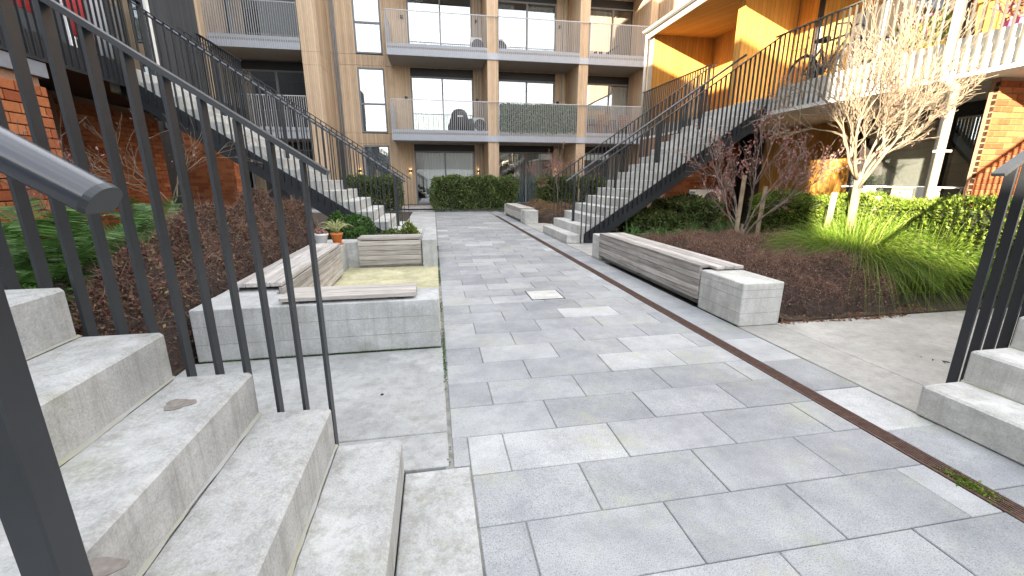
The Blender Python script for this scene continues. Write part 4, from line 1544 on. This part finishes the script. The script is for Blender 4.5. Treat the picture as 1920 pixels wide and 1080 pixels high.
mound('low_fuzz', [(4.7, 3.6, .35, .35, .28)], 1, .02, 'brown_leaf', 'x', 1, .1) if False else None


def grass(name, cx, cy, R, Ht, n, mat, label, w=.006, spread=1.0, cat='grass', base=.16):
    g = thing(name, (cx, cy, 0), label, cat)
    a = RNG.uniform(0, 2 * pi, n)
    r0 = base * np.sqrt(RNG.uniform(0, 1, n))
    out = RNG.beta(1.6, 1.3, n) * R * spread
    L = RNG.uniform(.6, 1.12, n) * Ht
    ts = np.linspace(0, 1, 7)
    ca, sa = np.cos(a + RNG.normal(0, .25, n)), np.sin(a + RNG.normal(0, .25, n))
    b0 = np.stack([cx + r0 * np.cos(a), cy + r0 * np.sin(a)], 1)
    k = out / R
    paths = np.zeros((n, 7, 3))
    for i, t_ in enumerate(ts):
        rr = out * (t_ ** 1.5)
        zz = L * (1.55 * t_ - .55 * t_ ** 2 - k * 1.05 * t_ ** 2.6)
        paths[:, i, 0] = b0[:, 0] + rr * ca
        paths[:, i, 1] = b0[:, 1] + rr * sa
        paths[:, i, 2] = np.maximum(zz, .012)
    MB().ribbons(paths, w).build('blades', mat, g, kind='stuff')
    return g


grass('grass_tussock', 4.75, 4.05, 1.2, .98, 4200, 'grass_blade', 'large arching green grass tussock at the edge of the bare concrete slab', .008, base=.3)
grass('grass_tussock', 5.25, 3.75, 1.0, .85, 2600, 'grass_blade', 'smaller green grass tussock growing against the clipped hedge', .008, base=.25)
for i, (cx, cy, R, Ht, n, lab) in enumerate((
        (3.5, 7.15, .45, .52, 130, 'broad strappy green plant at the foot of the right staircase'),
        (4.1, 7.2, .45, .52, 130, 'strappy green plant beside the stair stringer'),
        (4.7, 7.15, .5, .58, 150, 'strappy green plant under the middle of the right staircase'),
        (5.25, 7.1, .5, .58, 150, 'strappy green plant before the air conditioning plinth'),
        (5.75, 7.3, .5, .60, 150, 'strappy green plant behind the staked sapling'),
        (6.3, 8.3, .5, .55, 110, 'dark strappy plant against the brick wall under the stairs'))):
    grass('strappy_plant', cx, cy, R, Ht, n, 'strap_leaf', lab, .028, cat='plant', base=.1)
grass('strappy_plant', -3.6, 8.6, .7, .95, 90, 'strap_leaf', 'tall dark strappy plant in the left bed beside the white block', .045, cat='plant', base=.12)
grass('grass_tussock', -2.75, 2.35, .5, .55, 600, 'grass_blade', 'green grass clump growing among the ferns beside the left steps', .006, base=.12)
tag(MB().cbox(-3.15, -2.75, 8.9, 9.3, .0, .55, .01).build('concrete_block', 'concrete_pale', None), 'square pale concrete block in the left bed under the stairs', 'block')


# ---- ferns: fronds are parts
def frond_mesh(L, seed, mat):
    rg = np.random.default_rng(seed)
    mb = MB()
    ts = np.linspace(0, 1, 9)
    pts = np.stack([L * .8 * ts, np.zeros(9), L * (.75 * ts - .62 * ts ** 2.2)], 1)
    mb.tube(pts, np.linspace(.005, .0015, 9), 4, False)
    k = 26
    tt = np.linspace(.12, .99, k)
    px = np.interp(tt, ts, pts[:, 0])
    pz = np.interp(tt, ts, pts[:, 2])
    w = L * .20 * np.sin(np.clip(tt * 1.05, 0, 1) * pi * .82 + .35)
    V, q = [], []
    for s in (-1, 1):
        for i in range(k):
            b = np.array((px[i], 0, pz[i]))
            d = np.array((.35, s * 1.0, -.15 + rg.normal(0, .12)))
            d /= np.linalg.norm(d)
            fw = np.array((1, 0, .1)) * L * .0095
            # pinnate leaflet with two lobes
            n0 = len(V)
            V += [b - fw, b + d * w[i] * .5 - fw * .9, b + d * w[i], b + d * w[i] * .5 + fw * .9, b + fw]
            q += [[n0, n0 + 1, n0 + 3, n0 + 4], [n0 + 1, n0 + 2, n0 + 3, n0 + 3]]
    tri = [[a[0], a[1], a[2]] for a in q if a[2] == a[3]]
    qd = [a for a in q if a[2] != a[3]]
    mb.add(V, qd, tri)
    me = mb.mesh('frond')
    me.materials.append(M[mat])
    return me


FR = [frond_mesh(.62, s, 'fern_leaf') for s in range(4)]
FPOS = [(-2.42, 2.75, .85, 'low bright fern between the near left steps and the purple shrub'), (-2.5, 3.2, 1.0, 'full fern overlapping the left side of the purple shrub'),
        (-2.3, 2.2, .8, 'small fern right behind the near left balustrade'), (-2.62, 2.5, 1.0, 'fern spilling over the edge of the near left steps'), (-2.7, 3.5, 1.15, 'bright fern directly left of the purple shrub'),
        (-2.75, 2.95, 1.0, 'green fern beside the top of the near left steps'),
        (-3.15, 3.6, 1.2, 'green fern in front of the brick pier'),
        (-2.85, 4.2, 1.15, 'fern with arching fronds behind the purple shrub'),
        (-3.55, 4.5, 1.2, 'tall fern at the foot of the brick pier'),
        (-2.9, 5.2, 1.1, 'fern between the purple shrub and the bare sapling'),
        (-3.4, 2.9, 1.2, 'large dark fern close under the near left balustrade'),
        (-3.3, 5.6, 1.15, 'fern beside the bare pale sapling'),
        (-3.0, 6.6, 1.0, 'fern growing in front of the shaded brick wall')]
for i, (fx, fy, sc_, lab) in enumerate(FPOS):
    f_ = thing('fern', (fx, fy, 0), lab, 'fern', 'ferns in the left bed')
    for k in range(34):
        a = k * 2.4 + random.uniform(-.3, .3)
        inst('frond', FR[(i + k) % 4], f_, (fx + random.uniform(-.04, .04), fy + random.uniform(-.04, .04), .12 + random.uniform(0, .4) * sc_),
             (random.uniform(-.3, .3), random.uniform(-.75, .15), a), (sc_ * random.uniform(.8, 1.2),) * 3)
    MB().tube([(fx, fy, 0), (fx + .02, fy, .3), (fx, fy + .01, .55 * sc_)], [.05, .05, .04], 7).build('stem', 'bark_brown', f_)
# understorey leaves
mound('leafy_groundcover', [(-3.2, 3.2, .9, 1.1, .5), (-3.4, 4.8, .8, 1.2, .55), (-3.3, 6.3, .8, 1.0, .5)], 9000, .06, 'fern_leaf', 'leafy green undergrowth beneath the ferns in the left bed', 200, .2)


# ---- trees
def tree(name, x, y, label, seed, trunk_h, r0, limbs, mat, leafmat, nleaf, lsize, levels=4, spread=1.0, lean=(0, 0), top=3.0, ups=(.75, 1.6), thin=.39):
    rg = np.random.default_rng(seed)
    t_ = thing(name, (x, y, 0), label, 'tree')
    tips = []
    tw = MB()
    br = MB()

    def grow(p, d, L, r, lv, mb):
        n = 5
        pts = [p]
        q = p.copy()
        dd = d.copy()
        for i in range(n):
            dd = dd + rg.normal(0, .13, 3) + np.array((0, 0, .05))
            dd /= np.linalg.norm(dd)
            q = q + dd * L / n
            pts.append(q)
        r = max(r, .0028)
        mb.tube(pts, np.linspace(r, max(r * .55, .0022), n + 1), 8 if lv == 0 else (6 if lv < 2 else 4), True)
        if lv >= levels:
            for s in pts[2:]:
                tips.append((s, dd))
            return
        k = [0, 5, 5, 4, 4, 3][min(lv + 1, 5)] if lv else limbs
        for j in range(k):
            f = rg.uniform(.35, 1.0) if j else 1.0
            b = np.array(pts[min(n, max(1, int(round(f * n))))])
            a = rg.uniform(0, 2 * pi)
            side = np.cross(dd, (cos(a), sin(a), .2))
            side /= np.linalg.norm(side)
            ang = rg.uniform(.35, .85) * spread
            nd = dd * cos(ang) + side * sin(ang)
            grow(b, nd, L * rg.uniform(.5, .78), r * (.55 if j else .66) * (1 - .25 * f), lv + 1, br if lv < 1 else tw)
    tr_ = MB()
    base = np.array((x, y, -.02))
    pts = [base, base + (lean[0] * .4, lean[1] * .4, trunk_h * .5), base + (lean[0], lean[1], trunk_h)]
    tr_.tube(pts, [r0 * 1.15, r0, r0 * .85], 10)
    tr_.build('trunk', mat, t_, True)
    f0 = np.array(pts[-1]) - (0, 0, .05)
    for j in range(limbs):
        a = j * 2 * pi / limbs + rg.uniform(-.3, .3)
        up = rg.uniform(*ups) if j else 4
        d = np.array((cos(a) * max(spread, .8), sin(a) * max(spread, .8), up))
        d /= np.linalg.norm(d)
        off = np.array((0, 0, -rg.uniform(0, .25)))
        grow(f0 + off, d, (top - trunk_h) * rg.uniform(.42, .58), r0 * thin * rg.uniform(.85, 1.2), 1, br)
    br.build('limbs', mat, t_, True)
    tw.build('twigs', mat, t_, kind='stuff')
    if nleaf:
        T = np.array([p for p, d in tips])
        i = rg.integers(0, len(T), nleaf)
        P = T[i] + rg.normal(0, .025, (nleaf, 3))
        D = rg.normal(0, .6, (nleaf, 3)) + (0, 0, -.6)
        MB().leaves(P, D, lsize, .5, .3).build('crown', leafmat, t_, kind='stuff')
    return t_


def stake(x, y, z1, lab, tilt=0):
    s = MB().beam((x, y, -.02), (x + tilt, y, z1), .045, .045, (0, 1, 0))
    tag(s.build('tree_stake', 'stake', None), lab, 'stake', 'timber tree stakes')


tree('bare_tree', 5.32, 4.62, 'pale bare tree in full sun before the gallery post', 11, 1.30, .050, 7, 'bark_pale', 'dry_leaf', 900, .03, 5, .62, (-.03, 0), 2.8, (.7, 2.2), .38)
stake(4.93, 4.62, 1.05, 'sunlit timber stake left of the pale bare tree', .05)
stake(5.62, 4.62, 1.00, 'sunlit timber stake right of the pale bare tree', .04)
tree('red_tree', 5.12, 6.3, 'small shaded tree clinging to withered pink leaves', 23, .50, .040, 5, 'bark_mid', 'dry_leaf', 1250, .046, 4, .62, (-.02, 0), 2.35, (1.0, 2.4), .42)
stake(4.93, 6.25, 1.28, 'tall timber stake left of the tree with withered leaves', .03)
stake(5.32, 6.25, 1.10, 'leaning timber stake right of the tree with withered leaves', .06)
tree('bare_sapling', -3.75, 6.9, 'thin bare pale sapling before the shaded brick wall', 31, .95, .022, 4, 'bark_pale', 'dry_leaf', 120, .035, 3, .9, (.05, 0), 2.5)
tree('bare_sapling', -3.6, 4.9, 'wispy sapling with few dry leaves beside the brick pier', 37, .8, .018, 4, 'bark_brown', 'dry_leaf', 140, .04, 3, .9, (0, 0), 1.9)
tree('red_sapling', 4.75, 16.2, 'pale stemmed sapling with red leaves before the building corner fin', 41, .9, .03, 4, 'bark_pale', 'dry_leaf', 500, .06, 3, .7, (0, 0), 2.7)
tree('red_sapling', 5.6, 16.2, 'pale stemmed sapling behind the right staircase handrails', 43, .9, .03, 4, 'bark_pale', 'dry_leaf', 300, .06, 3, .7, (0, 0), 2.5)


# ---- pots on the left seat corner
def pot(x, y, z, mat, label, r_=.085, hh=.15):
    p = thing('plant_pot', (x, y, z), label, 'pot')
    MB().lathe([(r_ * .68, 0), (r_ * .95, hh * .82), (r_ * 1.08, hh * .83), (r_ * 1.1, hh), (r_ * .95, hh), (r_ * .9, hh * .88)], (x, y, z), 20).build('pot', mat, p, True)
    MB().lathe([(r_ * .8, hh * .84), (r_ * .86, hh * .9)], (x, y, z), 16).build('potting_soil', 'soil', p)
    return p


zp = .372
pw = pot(-1.47, 5.80, zp, 'white_plastic', 'white plant pot with a withered stem on the planter corner', .085, .16)
mb = MB()
mb.tube([(-1.47, 5.8, zp + .13), (-1.48, 5.8, zp + .25), (-1.5, 5.81, zp + .34)], .004, 5).build('stem', 'bark_pale', pw)
n = 60
P = np.stack([RNG.normal(-1.49, .05, n), RNG.normal(5.8, .05, n), zp + .15 + RNG.uniform(0, .07, n)], 1)
MB().leaves(P, RNG.normal(size=(n, 3)), .05, .6).build('foliage', 'dry_leaf', pw)
pt = pot(-1.30, 5.90, zp + .012, 'terracotta', 'orange terracotta pot with a variegated spider plant', .075, .14)
MB().lathe([(.075, 0), (.088, .012), (.084, .012)], (-1.30, 5.90, zp), 18).build('saucer', 'terracotta', pt)
n = 90
a = RNG.uniform(0, 2 * pi, n)
ts = np.linspace(0, 1, 7)
out = RNG.uniform(.08, .30, n)
L = RNG.uniform(.16, .30, n)
paths = np.zeros((n, 7, 3))
for i, t_ in enumerate(ts):
    paths[:, i, 0] = -1.30 + out * t_ * np.cos(a)
    paths[:, i, 1] = 5.90 + out * t_ * np.sin(a)
    paths[:, i, 2] = zp + .14 + L * (1.9 * t_ - t_ ** 2 * (1.1 + 2.2 * out))
MB().ribbons(paths, .013).build('leaves', 'spider_leaf', pt)


# ------------------------------------------------------------------ unseen building added behind the viewpoint for window reflections
rb = thing('reflection_building', (2, -24, 0), 'plain unseen building added behind the viewpoint for the window reflections', 'building')
MB().box(-5, 13, -30, -24, 0, 2.7).build('wall', 'cream_slab', rb)
MB().box(-5, 13, -30, -24, 2.72, 5.4).build('upper_wall', 'soffit_grey', rb)
MB().prism([(-30.5, 5.4), (-23.5, 5.4), (-27, 6.6)], 'x', -5.4, 13.4).build('roof', 'lead_trim', rb)
